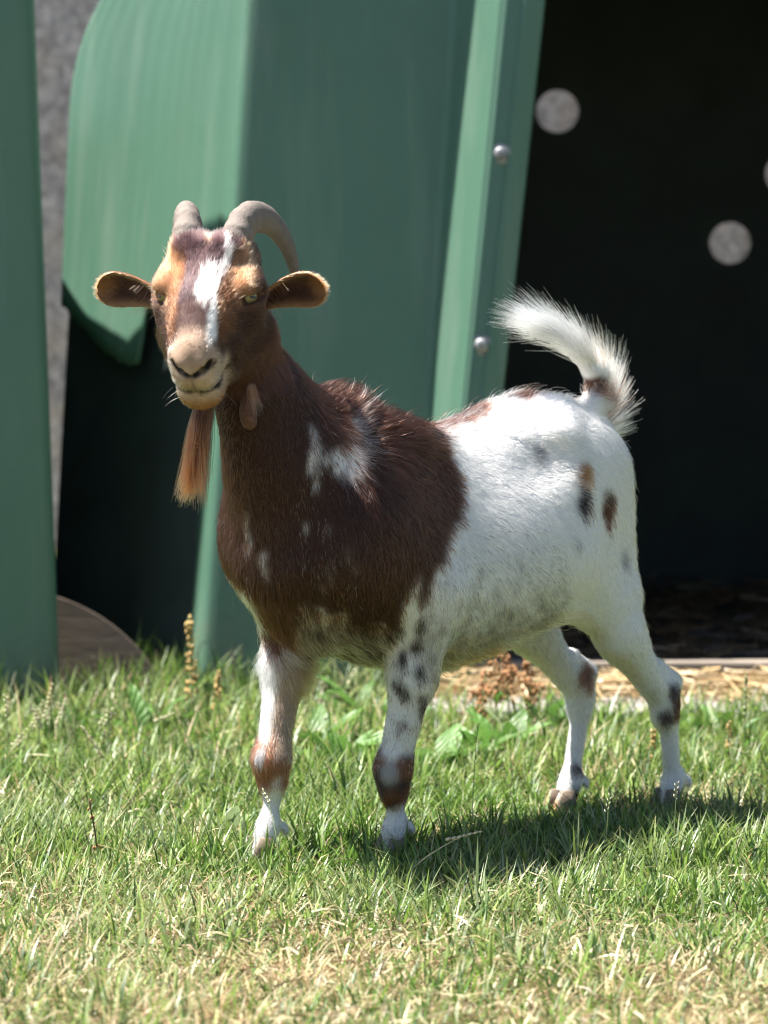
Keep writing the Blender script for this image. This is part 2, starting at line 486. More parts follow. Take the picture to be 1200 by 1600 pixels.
def round_corners(pts, r=.014, n=4):
    """plan polyline with its corners rounded"""
    p = [np.array(a, float) for a in pts]; out = [p[0]]
    for a, b, c in zip(p[:-2], p[1:-1], p[2:]):
        rr = min(r, .45 * np.linalg.norm(a - b), .45 * np.linalg.norm(c - b))
        s = b + (a - b) / np.linalg.norm(a - b) * rr; e = b + (c - b) / np.linalg.norm(c - b) * rr
        for t in np.linspace(0, 1, n): out.append((1 - t) ** 2 * s + 2 * t * (1 - t) * b + t * t * e)
    out.append(p[-1]); return np.array(out)

def leaning_panel(name, parent, base, top, z0=-.02, z1=1.30, th=.012, roof=None, r=.014, nz=22, mat=None, corner=None):
    """moulded wall: plan polyline at the foot and at the eaves, thickness th, optional roof rows that run back;
    corner = (z, depth): the free end of the polyline is rounded away above that height"""
    b = round_corners(base, r); t = round_corners(top, r)
    if corner:      # extra columns so that the rounded corner is smooth
        def densify(a):
            k = [a[:5]]; 
            for s_ in np.linspace(0, 1, 14)[1:-1]: k.append((a[4] * (1 - s_) + a[5] * s_)[None])
            k.append(a[5:]); return np.concatenate(k)
        b, t = densify(b), densify(t)
    rows = []
    for k in range(nz + 1):
        s = k / nz
        rows.append(np.column_stack([b * (1 - s) + t * s, np.full(len(b), z0 + (z1 - z0) * s)]))
    if roof is not None:
        for dy, dz in roof:
            q = np.column_stack([t, np.full(len(t), z1)]); q[:, 1] += dy; q[:, 2] += dz; rows.append(q)
    if corner:
        for q in rows:
            h = max(0, q[0, 2] - corner[0]); R_ = corner[1]
            cut_ = R_ - math.sqrt(max(0, R_ * R_ - min(h, R_ * .98) ** 2)) if h else 0
            w = np.linspace(1, 0, len(q))[:, None]; e = norm_(q[-1] - q[0]); e = e * (1, 1, 0)
            q += e * cut_ * w
    V = np.array(rows); m, n = V.shape[:2]
    v = V.reshape(-1, 3); f = []
    for i in range(m - 1):
        for j in range(n - 1): f.append((i * n + j, i * n + j + 1, (i + 1) * n + j + 1, (i + 1) * n + j))
    o = mesh_obj(name, v, f, mat or PLASTIC, parent)
    sd = o.modifiers.new('thickness', 'SOLIDIFY'); sd.thickness = th; sd.offset = -1
    return o
def norm_(a): return a / np.linalg.norm(a)

# ---- the shelter with the open doorway
sh = empty('animal_shelter', (.1, 7.6, 0))
tag(sh, 'green moulded plastic animal shelter with a dark open doorway behind the goat', 'shelter')
ROOF = [(.02, .10), (.08, .20), (.20, .30), (.40, .38), (.8, .42), (1.4, .42)]
def rel(pts, o=(.1, 7.6)): return [(x - o[0], y - o[1]) for x, y in pts]
def side_sheet():
    """left side of the shelter: a sheet with a rounded upper corner and an uneven lower edge above a near-black sheet"""
    b0, b1 = np.array((-.655 - .1, 8.10 - 7.6)), np.array((-.350 - .1, 7.640 - 7.6))
    t0, t1 = np.array((-.595 - .1, 8.20 - 7.6)), np.array((-.256 - .1, 7.765 - 7.6))
    nc, nz = 64, 26
    jag = np.random.default_rng(4).normal(0, 1, nc + 1)
    rows = []
    for k in range(nz + 1 + len(ROOF)):
        row = []
        for c in range(nc + 1):
            s = c / nc
            low = float(np.interp(s, [0, .12, .28, .40, .47, .52, .545, .62, 1], [.672, .640, .596, .574, .570, .574, .67, .70, .72])) + .0022 * jag[c]
            z = low + (1.30 - low) * min(k, nz) / nz
            h = (z + .02) / 1.32
            p = (b0 * (1 - s) + b1 * s) * (1 - h) + (t0 * (1 - s) + t1 * s) * h
            # shallow vertical flutes
            nrm = np.array((-.76, -.65)); p = p + nrm * .0003 * math.sin(s * 70 + 2 * math.sin(s * 9))
            dy = 0
            if k > nz: dy, dz = ROOF[k - nz - 1]; z += dz
            q = np.array((p[0], p[1] + dy, z))
            hh = max(0, z - 1.04); R_ = .30
            if hh: 
                e = np.array((*norm_(t1 - t0), 0)); q = q + e * (R_ - math.sqrt(max(0, R_ * R_ - min(hh, R_ * .98) ** 2))) * (1 - s)
            row.append(q)
        rows.append(row)
    V = np.array(rows); m, n = V.shape[:2]
    i_ = np.arange(m - 1)[:, None] * n + np.arange(n - 1)[None]
    f = np.stack([i_, i_ + 1, i_ + n + 1, i_ + n], -1).reshape(-1, 4)
    o = mesh_obj('side_panel', V.reshape(-1, 3), f, PLASTIC, sh)
    sd = o.modifiers.new('thickness', 'SOLIDIFY'); sd.thickness = .008; sd.offset = -1
side_sheet()
# near-black sheet added close behind, keeping the area below the panel edge dark
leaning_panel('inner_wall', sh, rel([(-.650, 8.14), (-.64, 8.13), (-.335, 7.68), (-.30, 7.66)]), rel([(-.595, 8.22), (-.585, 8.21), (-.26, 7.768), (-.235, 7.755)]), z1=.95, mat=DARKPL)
front = leaning_panel('front_panel', sh, rel([(-.362, 7.655), (-.334, 7.606), (-.316, 7.604), (.046, 7.660), (.088, 7.550), (.092, 7.548)]),
                      rel([(-.270, 7.780), (-.244, 7.731), (-.226, 7.729), (.133, 7.785), (.214, 7.675), (.218, 7.673)]), roof=ROOF, r=.012)
flange = leaning_panel('door_flange', sh, rel([(.0925, 7.5475), (.118, 7.556), (.122, 7.549), (.155, 7.563), (.160, 7.64)]),
                       rel([(.2185, 7.6725), (.254, 7.683), (.259, 7.676), (.297, 7.690), (.302, 7.765)]), r=.004, roof=ROOF)
# right jamb, beyond the doorway
jamb = leaning_panel('side_panel', sh, rel([(1.10, 7.62), (1.105, 7.538), (1.16, 7.54), (1.20, 7.66), (1.56, 7.60), (1.80, 7.95)]),
                     rel([(1.00, 7.745), (1.005, 7.663), (1.07, 7.67), (1.11, 7.785), (1.47, 7.73), (1.70, 8.05)]), roof=ROOF)
# lintel over the doorway
lint = MB(); lint.box((.17, .11, 1.285), (.95, .14, 1.735)); lint.build('lintel', PLASTIC, sh, False)
# bolts
for bx, bz in ((.2142, 1.255 - .29), (.171, .6215), (.128, .28)):
    b = MB(); yb = 7.554 - 7.6 + .126 * (bz + .02) / 1.32
    xb = (.121 + (.257 - .121) * (bz + .02) / 1.32) - .1 - .012
    prof = [(.0, .0125), (.003, .0125), (.0052, .0105), (.0066, .006), (.007, .0005)]
    b.tube([(xb, yb + .001, bz), (xb, yb - .0025, bz), (xb, yb - .003, bz)], [.019, .019, .017], 16)
    b.tube([(xb, yb - .003 - a, bz) for a, _ in prof], [r_ for _, r_ in prof], 14)
    b.build('bolt', STEEL, sh)
def holed_panel(name, parent, x0, x1, z0, z1, y, holes, th, mat, nseg=32):
    """upright panel in the xz plane with round holes; holes = (x, z, r)"""
    v, f = [], []
    def quad(a, b, c, d): 
        o = len(v); v.extend([(p[0], y, p[1]) for p in (a, b, c, d)]); f.append((o, o + 1, o + 2, o + 3))
    # strips between hole cells, sorted by x (cells must not overlap in x)
    cur = x0
    for hx, hz, r in sorted(holes):
        c = r * 1.25
        if hx - c > cur: quad((cur, z0), (hx - c, z0), (hx - c, z1), (cur, z1))
        quad((hx - c, z0), (hx + c, z0), (hx + c, hz - c), (hx - c, hz - c))
        quad((hx - c, hz + c), (hx + c, hz + c), (hx + c, z1), (hx - c, z1))
        for i in range(nseg):
            a0, a1 = 2 * math.pi * i / nseg, 2 * math.pi * (i + 1) / nseg
            def sq(a):
                m = max(abs(math.cos(a)), abs(math.sin(a))); return (hx + c * math.cos(a) / m, hz + c * math.sin(a) / m)
            quad((hx + r * math.cos(a0), hz + r * math.sin(a0)), sq(a0), sq(a1), (hx + r * math.cos(a1), hz + r * math.sin(a1)))
        cur = hx + c
    quad((cur, z0), (x1, z0), (x1, z1), (cur, z1))
    o = mesh_obj(name, v, f, mat, parent, False)
    w = o.modifiers.new('weld', 'WELD'); w.merge_threshold = .0005
    sd = o.modifiers.new('thickness', 'SOLIDIFY'); sd.thickness = th; sd.offset = 0
    return o
BW = 9.2 - 7.6
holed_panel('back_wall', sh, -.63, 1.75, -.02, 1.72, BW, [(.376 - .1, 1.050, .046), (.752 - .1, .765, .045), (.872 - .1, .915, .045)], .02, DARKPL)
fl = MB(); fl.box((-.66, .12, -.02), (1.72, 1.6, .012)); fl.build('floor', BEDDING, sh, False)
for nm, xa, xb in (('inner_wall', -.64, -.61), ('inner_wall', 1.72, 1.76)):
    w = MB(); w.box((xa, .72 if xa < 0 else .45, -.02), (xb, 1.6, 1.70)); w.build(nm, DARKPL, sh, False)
# roof sheet out of view; four holes added to drop sun specks on the bedding
roof_ = holed_panel('roof', sh, -.52, 1.76, -1.62, -.15, 1.745, [(x_ - SUN[0] / -SUN[2] * 0 + SUN[0] / SUN[2] * 1.73 - .1, -(y_ + SUN[1] / SUN[2] * 1.73 - 7.6), r_) for x_, y_, r_ in ((.584, 8.70, .009), (.607, 8.42, .0085), (.634, 8.42, .0095), (.660, 8.34, .008))], .01, PLASTIC)
roof_.rotation_euler = (R(90), 0, 0)
# threshold board with its worn top edge
th_ = MB(); th_.box((-.02, -.03, -.02), (1.16, .02, .052)); bevel(th_.build('threshold', WOODGREY, sh, False), .006)

pv = MB(); pv.box((.02, 7.20, -.03), (1.9, 7.40, .012))
tag(pv.build('paving', CONCRETE, smooth=False), kind='structure')

# ---- the second shelter on the picture's left
s2 = empty('animal_shelter', (-.9, 7.4, 0))
tag(s2, 'second green plastic shelter, only its side panel showing beyond the gap of grey wall', 'shelter')
R2 = [(.02, .10), (.08, .2), (.2, .28)]
leaning_panel('side_panel', s2, rel([(-1.45, 7.12), (-.62, 7.30), (-.572, 7.335), (-.566, 7.375), (-.59, 7.40)], (-.9, 7.4)),
              rel([(-1.45, 7.22), (-.655, 7.36), (-.618, 7.395), (-.612, 7.435), (-.634, 7.46)], (-.9, 7.4)), z1=1.34, r=.03)
def hump():
    """unseen hump added behind the second shelter, shaped to shade the dark gap"""
    v, f = [], []
    n, m = 26, 14
    for i in range(n + 1):
        y = 7.745 + (8.75 - 7.745) * i / n
        s = (y - 7.64) / 1.11
        h = 1.06 * float(np.interp(y, [7.74, 7.80, 7.87, 7.96, 8.10, 8.4, 8.75], [1.95, 1.90, 1.66, 1.28, 1.10, .92, .60]))
        for j in range(m + 1):
            a = math.pi * j / m
            # rounded profile from the right wall to the left wall
            x = -1.12 + .42 * math.copysign(abs(math.cos(a)) ** .35, math.cos(a))
            z = h * math.sin(a) ** .30 if 0 < j < m else -.02
            v.append((x + .9, y - 7.4, z))
    for i in range(n):
        for j in range(m):
            k = i * (m + 1) + j; f.append((k, k + 1, k + m + 2, k + m + 1))
    f.append(tuple(range(m, -1, -1))); f.append(tuple(n * (m + 1) + j for j in range(m + 1)))
    mesh_obj('shade_hump', v, f, PLASTIC, s2)  # out of view, added only to cast shade on the gap beside it
hump()

# ---- round-topped board leaning at the foot of the shelter
def curved_board():
    v = []; n = 40; cx, cz, r = -.70, -.09, .285
    for y in (0, .018):
        for i in range(n + 1):
            a = math.pi * i / n; v.append((cx + r * math.cos(a) * 1.15, y, max(-.02, cz + r * math.sin(a))))
    f = [tuple(range(n, -1, -1)), tuple(range(n + 1, 2 * n + 2))]
    for i in range(n): f.append((i, i + 1, n + 2 + i, n + 1 + i))
    f.append((n, 0, n + 1, 2 * n + 1))
    o = mesh_obj('curved_board', v, f, BOARD, None, False); o.location = (.0, 7.50, 0); o.rotation_euler = (R(-6), 0, 0)
    bevel(o, .004)
    tag(o, 'weathered brown board with a curved top edge, low in the shade between the shelters', 'board')
curved_board()
# ================================================================ the goat
goat = empty('goat', (.1234, 5.9696, 0), R(227))
tag(goat, 'brown and white horned goat with a beard and raised white tail, standing on the grass', 'goat')
BV, BF = goat_body()
BN = vnormals(BV, BF)

def inpoly(q, z, poly):
    r = np.zeros(q.shape, bool); m = len(poly); j = m - 1
    for i in range(m):
        xi, yi = poly[i]; xj, yj = poly[j]
        if yi != yj:
            c = ((yi > z) != (yj > z)) & (q < (xj - xi) * (z - yi) / (yj - yi) + xi); r ^= c
        j = i
    return r
BROWN_P = [(-0.40, 0.676), (-0.34, 0.80), (-0.226, 0.703), (-0.172, 0.686), (-0.123, 0.65), (-0.088, 0.635), (-0.042, 0.635), (0.012, 0.645), (0.018, 0.604), (-0.034, 0.595), (-0.08, 0.599), (-0.06, 0.589), (-0.035, 0.567), (-0.016, 0.535), (-0.013, 0.506), (-0.022, 0.469), (-0.035, 0.446), (-0.045, 0.417), (-0.057, 0.383), (-0.071, 0.352), (-0.078, 0.407), (-0.089, 0.381), (-0.099, 0.34), (-0.115, 0.322), (-0.128, 0.339), (-0.158, 0.333), (-0.175, 0.353), (-0.205, 0.363), (-0.228, 0.372), (-0.242, 0.367), (-0.249, 0.333), (-0.254, 0.313), (-0.273, 0.298), (-0.287, 0.309), (-0.298, 0.364), (-0.313, 0.386), (-0.349, 0.398), (-0.40, 0.40)]
CRES_P = [(-0.17, 0.638), (-0.156, 0.612), (-0.146, 0.581), (-0.142, 0.544), (-0.17, 0.536), (-0.198, 0.550), (-0.212, 0.572), (-0.183, 0.577), (-0.177, 0.591), (-0.182, 0.612)]
STREAK_P = [(-0.224, 0.612), (-0.206, 0.593), (-0.205, 0.567), (-0.215, 0.528), (-0.230, 0.518), (-0.224, 0.568)]
FLECK_P = [(-0.24, 0.526), (-0.208, 0.492), (-0.165, 0.445), (-0.150, 0.394), (-0.170, 0.372), (-0.212, 0.400), (-0.24, 0.446)]
ROAN_P = [(-0.248, 0.359), (-0.226, 0.372), (-0.175, 0.353), (-0.123, 0.332), (-0.119, 0.262), (-0.229, 0.255), (-0.258, 0.305)]
FLANK_P = [(-0.045, 0.42), (0.017, 0.47), (0.099, 0.46), (0.141, 0.384), (0.128, 0.329), (0.074, 0.277), (0.002, 0.235), (-0.062, 0.245), (-0.075, 0.333)]
BELLY_P = [(-0.044, 0.262), (-0.004, 0.276), (0.038, 0.288), (0.041, 0.269), (0.002, 0.245), (-0.035, 0.250)]
WHITE = np.array((.60, .582, .562)); BROWN = np.array((.0290, .0102, .0054)); DARK = np.array((.014, .009, .0085)); TAN = np.array((.30, .14, .06))
FAWN = np.array((.29, .14, .068)); FORE = np.array((.040, .023, .024))
RUST = np.array((.13, .050, .024)); CREAM = np.array((.40, .285, .205)); GREY = np.array((.30, .28, .28)); MAUVE = np.array((.12, .070, .060))
# spots: centre (goat frame), radius across and up, colour
SPOTS = [((-.09, .138, .48), .012, .020, DARK), ((-.152, .131, .466), .011, .030, BROWN), ((-.104, .124, .518), .010, .020, TAN * .8), ((-.062, .150, .423), .008, .010, GREY),
         ((-.199, .124, .391), .008, .018, GREY), ((.148, .077, .59), .028, .009, DARK), ((-.094, -.004, .63), .028, .016, BROWN), ((-.032, .105, .554), .012, .024, GREY * .8),  # last grey spot: dark skin in the flank hollow, its shade painted in too
         ((-.329, .109, .184), .013, .018, DARK), ((-.314, .101, .147), .011, .012, DARK * 2), ((-.340, .105, .163), .012, .020, BROWN), ((-.290, -.03, .200), .014, .024, RUST),
         ((-.253, -.016, .067), .008, .010, BROWN), ((-.252, -.013, .024), .012, .020, BROWN), ((-.212, -.025, .012), .016, .016, TAN),
         ((.269, .108, .321), .008, .018, DARK), ((.249, .10, .285), .012, .018, DARK), ((.249, .093, .248), .010, .012, DARK), ((.242, .101, .234), .010, .012, DARK), ((.24, .093, .193), .007, .008, DARK * 2),
         ((.247, .131, .335), .011, .016, DARK), ((.243, .12, .305), .010, .016, DARK * 2), ((.278, .097, .316), .007, .014, DARK), ((.232, .118, .266), .010, .018, DARK * 2), ((.22, .11, .22), .010, .020, DARK * 2.5),
         ((.369, -.033, .318), .010, .014, DARK * 2), ((.360, -.06, .335), .008, .010, DARK)]
WSPOTS = [((.450, .0, .464), .0022, .026), ((.440, .022, .423), .0024, .018)]
OB = np.array([.731, .682, 0])
def coat(p, n, jit=None):
    """coat colour at points of the goat's skin (goat frame)"""
    N_ = len(p)
    j = jit if jit is not None else np.zeros((N_, 3))
    P0 = p + j
    wv = np.stack([vnoise(p * (1, 1, .45), 75, 1), vnoise(p, 60, 2), vnoise(p * (1, 1, .45), 75, 3)], 1) - .5
    P1 = P0 + wv * .013
    mir = (n @ OB < -.12) & (p[:, 1] < -.012)
    y = np.where(mir, -P1[:, 1], P1[:, 1])
    q = -.682 * P1[:, 0] + .7314 * y; z = P1[:, 2]
    c = np.tile(WHITE, (N_, 1))
    fine = RNG.random(N_) if jit is not None else np.full(N_, .5)
    sk = RNG.random(N_) if jit is not None else np.full(N_, .3)
    if jit is not None:
        q = q + RNG.normal(0, .0022, N_); z = z + RNG.normal(0, .0065, N_)
    streak = .5 * vnoise(p * (1, 1, .25), 190, 4) + .5 * vnoise(p * (1, 1, .3), 420, 14); streak = np.clip((streak - .5) * 1.35 + .5, 0, 1)
    body = p[:, 2] > .19
    # roan flank, lower chest, leg tops; flank grey thickens downward to deepen its shade
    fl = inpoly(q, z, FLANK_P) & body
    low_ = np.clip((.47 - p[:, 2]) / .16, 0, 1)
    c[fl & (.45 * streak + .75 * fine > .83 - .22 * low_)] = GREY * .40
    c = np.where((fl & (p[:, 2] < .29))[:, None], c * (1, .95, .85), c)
    br = inpoly(q, z, BROWN_P) & body
    c[br] = BROWN
    warm = np.clip((q + .12) / .10, 0, 1) * np.clip((z - .42) / .1, 0, 1)
    c = np.where(br[:, None], c * (1 + .55 * warm[:, None]), c)
    fq = q + (RNG.normal(0, .004, N_) if jit is not None else 0); fz = z + (RNG.normal(0, .010, N_) if jit is not None else 0)
    for poly, thr in ((CRES_P, .40), (STREAK_P, .56), (FLECK_P, .72)):
        k = inpoly(fq, fz, poly) & br & (.65 * streak + .55 * fine - .1 > thr) & ~mir
        c[k] = WHITE
    ro = inpoly(q, z, ROAN_P) & body
    c[ro & (.7 * streak + .5 * fine > .62)] = DARK * 2
    c[inpoly(q, z, BELLY_P)] = TAN * .9
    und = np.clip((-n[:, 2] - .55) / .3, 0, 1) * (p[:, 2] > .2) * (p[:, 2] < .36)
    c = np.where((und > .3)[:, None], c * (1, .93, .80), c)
    for s, rq, rz, col in SPOTS:
        d = P1 - np.array(s); dq = -.682 * d[:, 0] + .7314 * d[:, 1]; dd = .731 * d[:, 0] + .682 * d[:, 1]
        ks = .82 if (s[0] > .12 and s[2] < .36) else 1.0
        k = (dq / rq / ks) ** 2 + (d[:, 2] / rz / ks) ** 2 + (dd / .035) ** 2 + .8 * (fine - .5) < 1
        if s[0] > .12 and s[2] < .36: k = k & (sk < .80)
        c[k] = col
    for s, rq, rz in WSPOTS:
        d = P1 - np.array(s); dq = -.682 * d[:, 0] + .7314 * d[:, 1]
        c[((dq / rq) ** 2 + (d[:, 2] / rz) ** 2 < 1) & (sk < .6)] = WHITE * .8
    # legs
    lf = (p[:, 2] < .24) & (p[:, 0] > .12) & (p[:, 1] > 0)
    rf = (p[:, 2] < .28) & (p[:, 0] > .12) & (p[:, 1] < 0)
    zz = P1[:, 2]
    c[lf & (.6 * streak + .6 * fine > .80)] = DARK * 4
    kz = zz + (vnoise(p, 90, 41) - .5) * .022 + (RNG.normal(0, .004, N_) if jit is not None else 0)
    kb = lf & (kz > .074 + .5 * np.abs(p[:, 1] - .064)) & (kz < .152)
    c[kb] = np.where((vnoise(p, 60, 8)[kb] + .5 * (fine[kb] - .5) > .62)[:, None], DARK * 2.5, RUST * .95)
    dk = p - np.array((.258, .082, .128)); dq = -.682 * dk[:, 0] + .7314 * dk[:, 1]
    c[lf & ((dq / .013) ** 2 + (dk[:, 2] / .016) ** 2 < 1) & (n @ OB > .2)] = GREY * .9
    kz = zz + (vnoise(p, 80, 43) - .5) * .03 + (RNG.normal(0, .004, N_) if jit is not None else 0)
    rb = rf & (kz > .085 + .9 * np.clip(p[:, 1] + .07, 0, 1)) & (kz < .180) & (p[:, 1] < -.052 + .45 * (.18 - kz))
    c[rb] = RUST * 1.5
    c[rf & (zz > .08) & (zz < .13) & (p[:, 1] < -.07)] = RUST * .9
    dk = p - np.array((.367, -.06, .150)); c[rf & ((dk[:, 1] / .009) ** 2 + (dk[:, 2] / .016) ** 2 < 1)] = GREY
    ri = rf & (zz > .12) & (n[:, 1] + .5 * (fine - .5) > .45) & ~rb; c[ri] = CREAM * .7
    hind = (p[:, 2] < .30) & (p[:, 0] < -.1)
    c[hind & (.6 * streak + .6 * fine > .86)] = GREY * .6
    # tail root
    tl = (p[:, 0] < -.2) & (p[:, 2] > .605)
    c[tl & (np.abs(P1[:, 2] - .632) < .014) & (p[:, 0] > -.285) & (p[:, 0] < -.25) & (sk < .7)] = BROWN * 2.2
    # head
    h = p - HO; u, v, w = h @ HU, h @ HV, h @ HW
    hh = P1 - HO; U, V, W_ = u + .3 * (hh - h) @ HU, v + .3 * (hh - h) @ HV, w
    hd = (u > -.075) & (np.abs(v) < .12) & (p[:, 2] > .62) & (w > -.12) & ~((w < -.03) & (u < -.03)) & (p[:, 0] > .38)
    a = np.abs(V)
    hc = np.tile(BROWN * 1.0, (N_, 1))
    dith = (fine - .5) * .55
    def sst(x, lo, hi):
        t = np.clip((x - lo) / (hi - lo), 0, 1); return t * t * (3 - 2 * t)
    def lay(wt, col, soft=True):
        wt = np.asarray(wt, float)
        if soft: wt = np.clip(wt + dith * (wt > .02) * (wt < .98), 0, 1)
        hc[:] = hc * (1 - wt[:, None]) + np.asarray(col) * wt[:, None]
    def blob(u0, v0, ru, rv, e=.35, vv=None): 
        q_ = np.sqrt(((U - u0) / ru) ** 2 + (((V if vv is None else vv) - v0) / rv) ** 2); return 1 - sst(q_, 1 - e, 1 + e)
    top_ = sst(W_, -.012, .006)
    lay(sst(-V, .028, .045) * (1 - top_), BROWN * 1.6)
    # tan over the eyes, running down beside the nose
    lay(blob(-.004, .051, .040, .018, .55, a) * top_, FAWN)
    lay(.6 * blob(.045, .034, .055, .0105, .8, a) * top_, FAWN * (.72, .58, .45))
    # dark poll and forehead, nose bridge
    lay((1 - sst(a, .020, .030)) * (1 - sst(U, .06, .09)) * top_, FORE)
    lay((1 - sst(a, .040, .050)) * (1 - sst(U, -.028, -.012)) * top_, FORE)
    lay((1 - sst(a, .016, .024)) * sst(U, .055, .085) * top_, MAUVE * .8)
    bl = np.maximum(blob(.036, .011, .033, .0140, .35), blob(.085, .0225, .040, .0058, .5))
    bl = np.maximum(bl, blob(-.022, .026, .036, .0055, .6) * .8)
    lay(.7 * blob(-.045, .0, .016, .006, .5) * top_, CREAM * .9)
    lay(np.clip(bl * 1.35 - .8 * sst(streak, .35, .7) * (bl < .97), 0, 1) * top_, WHITE * 1.2)
    # muzzle
    lay(sst(U, .088, .112) * (1 - sst(a, .016, .026)) * top_, CREAM * (.62, .56, .54))
    mz = np.maximum(sst(U, .106, .122), sst(U, .088, .106) * sst(-W_, .006, .024))
    lay(mz, CREAM[None] * (.72 + .5 * vnoise(p, 130, 51) + .25 * (vnoise(p, 420, 52) - .5))[:, None])
    lay(sst(U, .118, .128) * sst(W_, -.010, .0) * .5, CREAM * (.75, .66, .62))
    lay(sst(U, .092, .112) * sst(-W_, .052, .072), FAWN * (.80, .72, .55))
    lay(sst(U, .125, .135) * sst(-W_, .030, .038) * (1 - sst(-W_, .046, .050)) * .5, CREAM * .45)
    lay(np.maximum(sst(-W_, .088, .098), (1 - sst(U, .075, .095)) * sst(-W_, .055, .075)), BROWN * 1.7)
    # dark lids, nostrils, lips
    for s in (1, -1):
        d = h - (HU * .017 + HV * s * .0625 + HW * .010)
        c_ = np.sqrt((d @ HU / .018) ** 2 + (d @ HV / .014) ** 2 + (d @ HW / .0085) ** 2)
        lay(1 - sst(c_, .62, 1.0), DARK * 1.5, False)
        tr = h - (HU * .036 + HV * s * .056 + HW * -.002)
        lay(.7 * (1 - sst(np.sqrt((tr @ HU / .020) ** 2 + (tr @ HV / .014) ** 2 + (tr @ HW / .012) ** 2), .6, 1.2)), BROWN * .8)
        for a0, a1, rr in ((hp(.143, s * .004, -.016), hp(.139, s * .015, -.010), .0044), (hp(.139, s * .015, -.010), hp(.130, s * .0245, -.004), .0060)):
            ab = a1 - a0; tt = np.clip(((p - a0) @ ab) / (ab @ ab), 0, 1)
            lay(1 - sst(np.linalg.norm(p - a0 - tt[:, None] * ab, axis=1), rr * .8, rr * 1.25), DARK * .7, False)
        for a0, a1 in ((hp(.146, s * .001, -.046), hp(.124, s * .027, -.049)), (hp(.124, s * .027, -.049), hp(.088, s * .037, -.038))):
            ab = a1 - a0; tt = np.clip(((p - a0) @ ab) / (ab @ ab), 0, 1)
            lay(1 - sst(np.linalg.norm(p - a0 - tt[:, None] * ab, axis=1), .0025, .0048), DARK * 1.2, False)
    lay((1 - sst(np.abs(W_ - mouth_line(np.abs(v))), .0014, .0034)) * sst(u, .094, .106) * .62, DARK * 1.8, False)
    lay((1 - sst(np.abs(v), .0008, .0030)) * sst(U, .128, .134) * sst(-W_, .018, .022) * (1 - sst(-W_, .044, .047)) * .7, DARK * 2, False)
    c = np.where(hd[:, None], hc, c)
    return c

def skin_mat():
    m = Mat('goat_skin')
    a = m.node('ShaderNodeAttribute', attribute_name='tint')
    m.base(a.outputs['Color']); m.set(Roughness=.75); m.b.inputs['Specular IOR Level'].default_value = .25
    m.bump(m.noise(220, 4, .7, m.coord()), .25, .003)
    return m.m
SKIN = skin_mat()
def soften(c, it):
    for _ in range(it):
        s_ = np.zeros_like(c); k_ = np.zeros(len(c))
        fm = c[BF].mean(1)
        for i in range(4): np.add.at(s_, BF[:, i], fm); np.add.at(k_, BF[:, i], 1)
        c = s_ / k_[:, None]
    return c
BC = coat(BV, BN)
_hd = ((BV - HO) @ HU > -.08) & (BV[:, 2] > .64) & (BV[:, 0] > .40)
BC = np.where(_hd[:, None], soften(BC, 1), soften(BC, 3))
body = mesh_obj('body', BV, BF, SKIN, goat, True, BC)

def hair_mat(name, rough=.30, sheen=True):
    m = Mat(name)
    a = m.node('ShaderNodeAttribute', attribute_name='tint')
    hb = m.node('ShaderNodeBsdfHairPrincipled'); hb.parametrization = 'COLOR'
    m.l.new(a.outputs['Color'], hb.inputs['Color'])
    hb.inputs['Roughness'].default_value = rough; hb.inputs['Radial Roughness'].default_value = .55
    if 'Coat' in hb.inputs: hb.inputs['Coat'].default_value = 0.0
    hb.inputs['IOR'].default_value = 1.45
    m.l.new(hb.outputs[0], m.out.inputs[0])
    return m.m
HAIR = hair_mat('goat_hair')

def curves_obj(name, pts, rad0, tint, parent, mat=HAIR, tip=.25):
    """pts (N, K, 3): one hair each"""
    N_, K = pts.shape[:2]
    hc = bpy.data.hair_curves.new(name)
    hc.add_curves([K] * N_)
    hc.attributes['position'].data.foreach_set('vector', pts.astype(np.float32).ravel())
    ra = hc.attributes.get('radius') or hc.attributes.new('radius', 'FLOAT', 'POINT')
    prof = np.linspace(1, tip, K) ** .7
    ra.data.foreach_set('value', (np.broadcast_to(np.reshape(rad0, (-1, 1)), (N_, 1)) * prof[None]).astype(np.float32).ravel())
    tint = np.asarray(tint); pp = tint.ndim == 3
    ta = hc.attributes.new('tint', 'FLOAT_COLOR', 'POINT' if pp else 'CURVE')
    c = np.ones((N_ * (K if pp else 1), 4), np.float32); c[:, :3] = np.clip(tint.reshape(-1, 3), 0, .95)
    ta.data.foreach_set('color', c.ravel())
    hc.materials.append(mat)
    return link(bpy.data.objects.new(name, hc), parent)

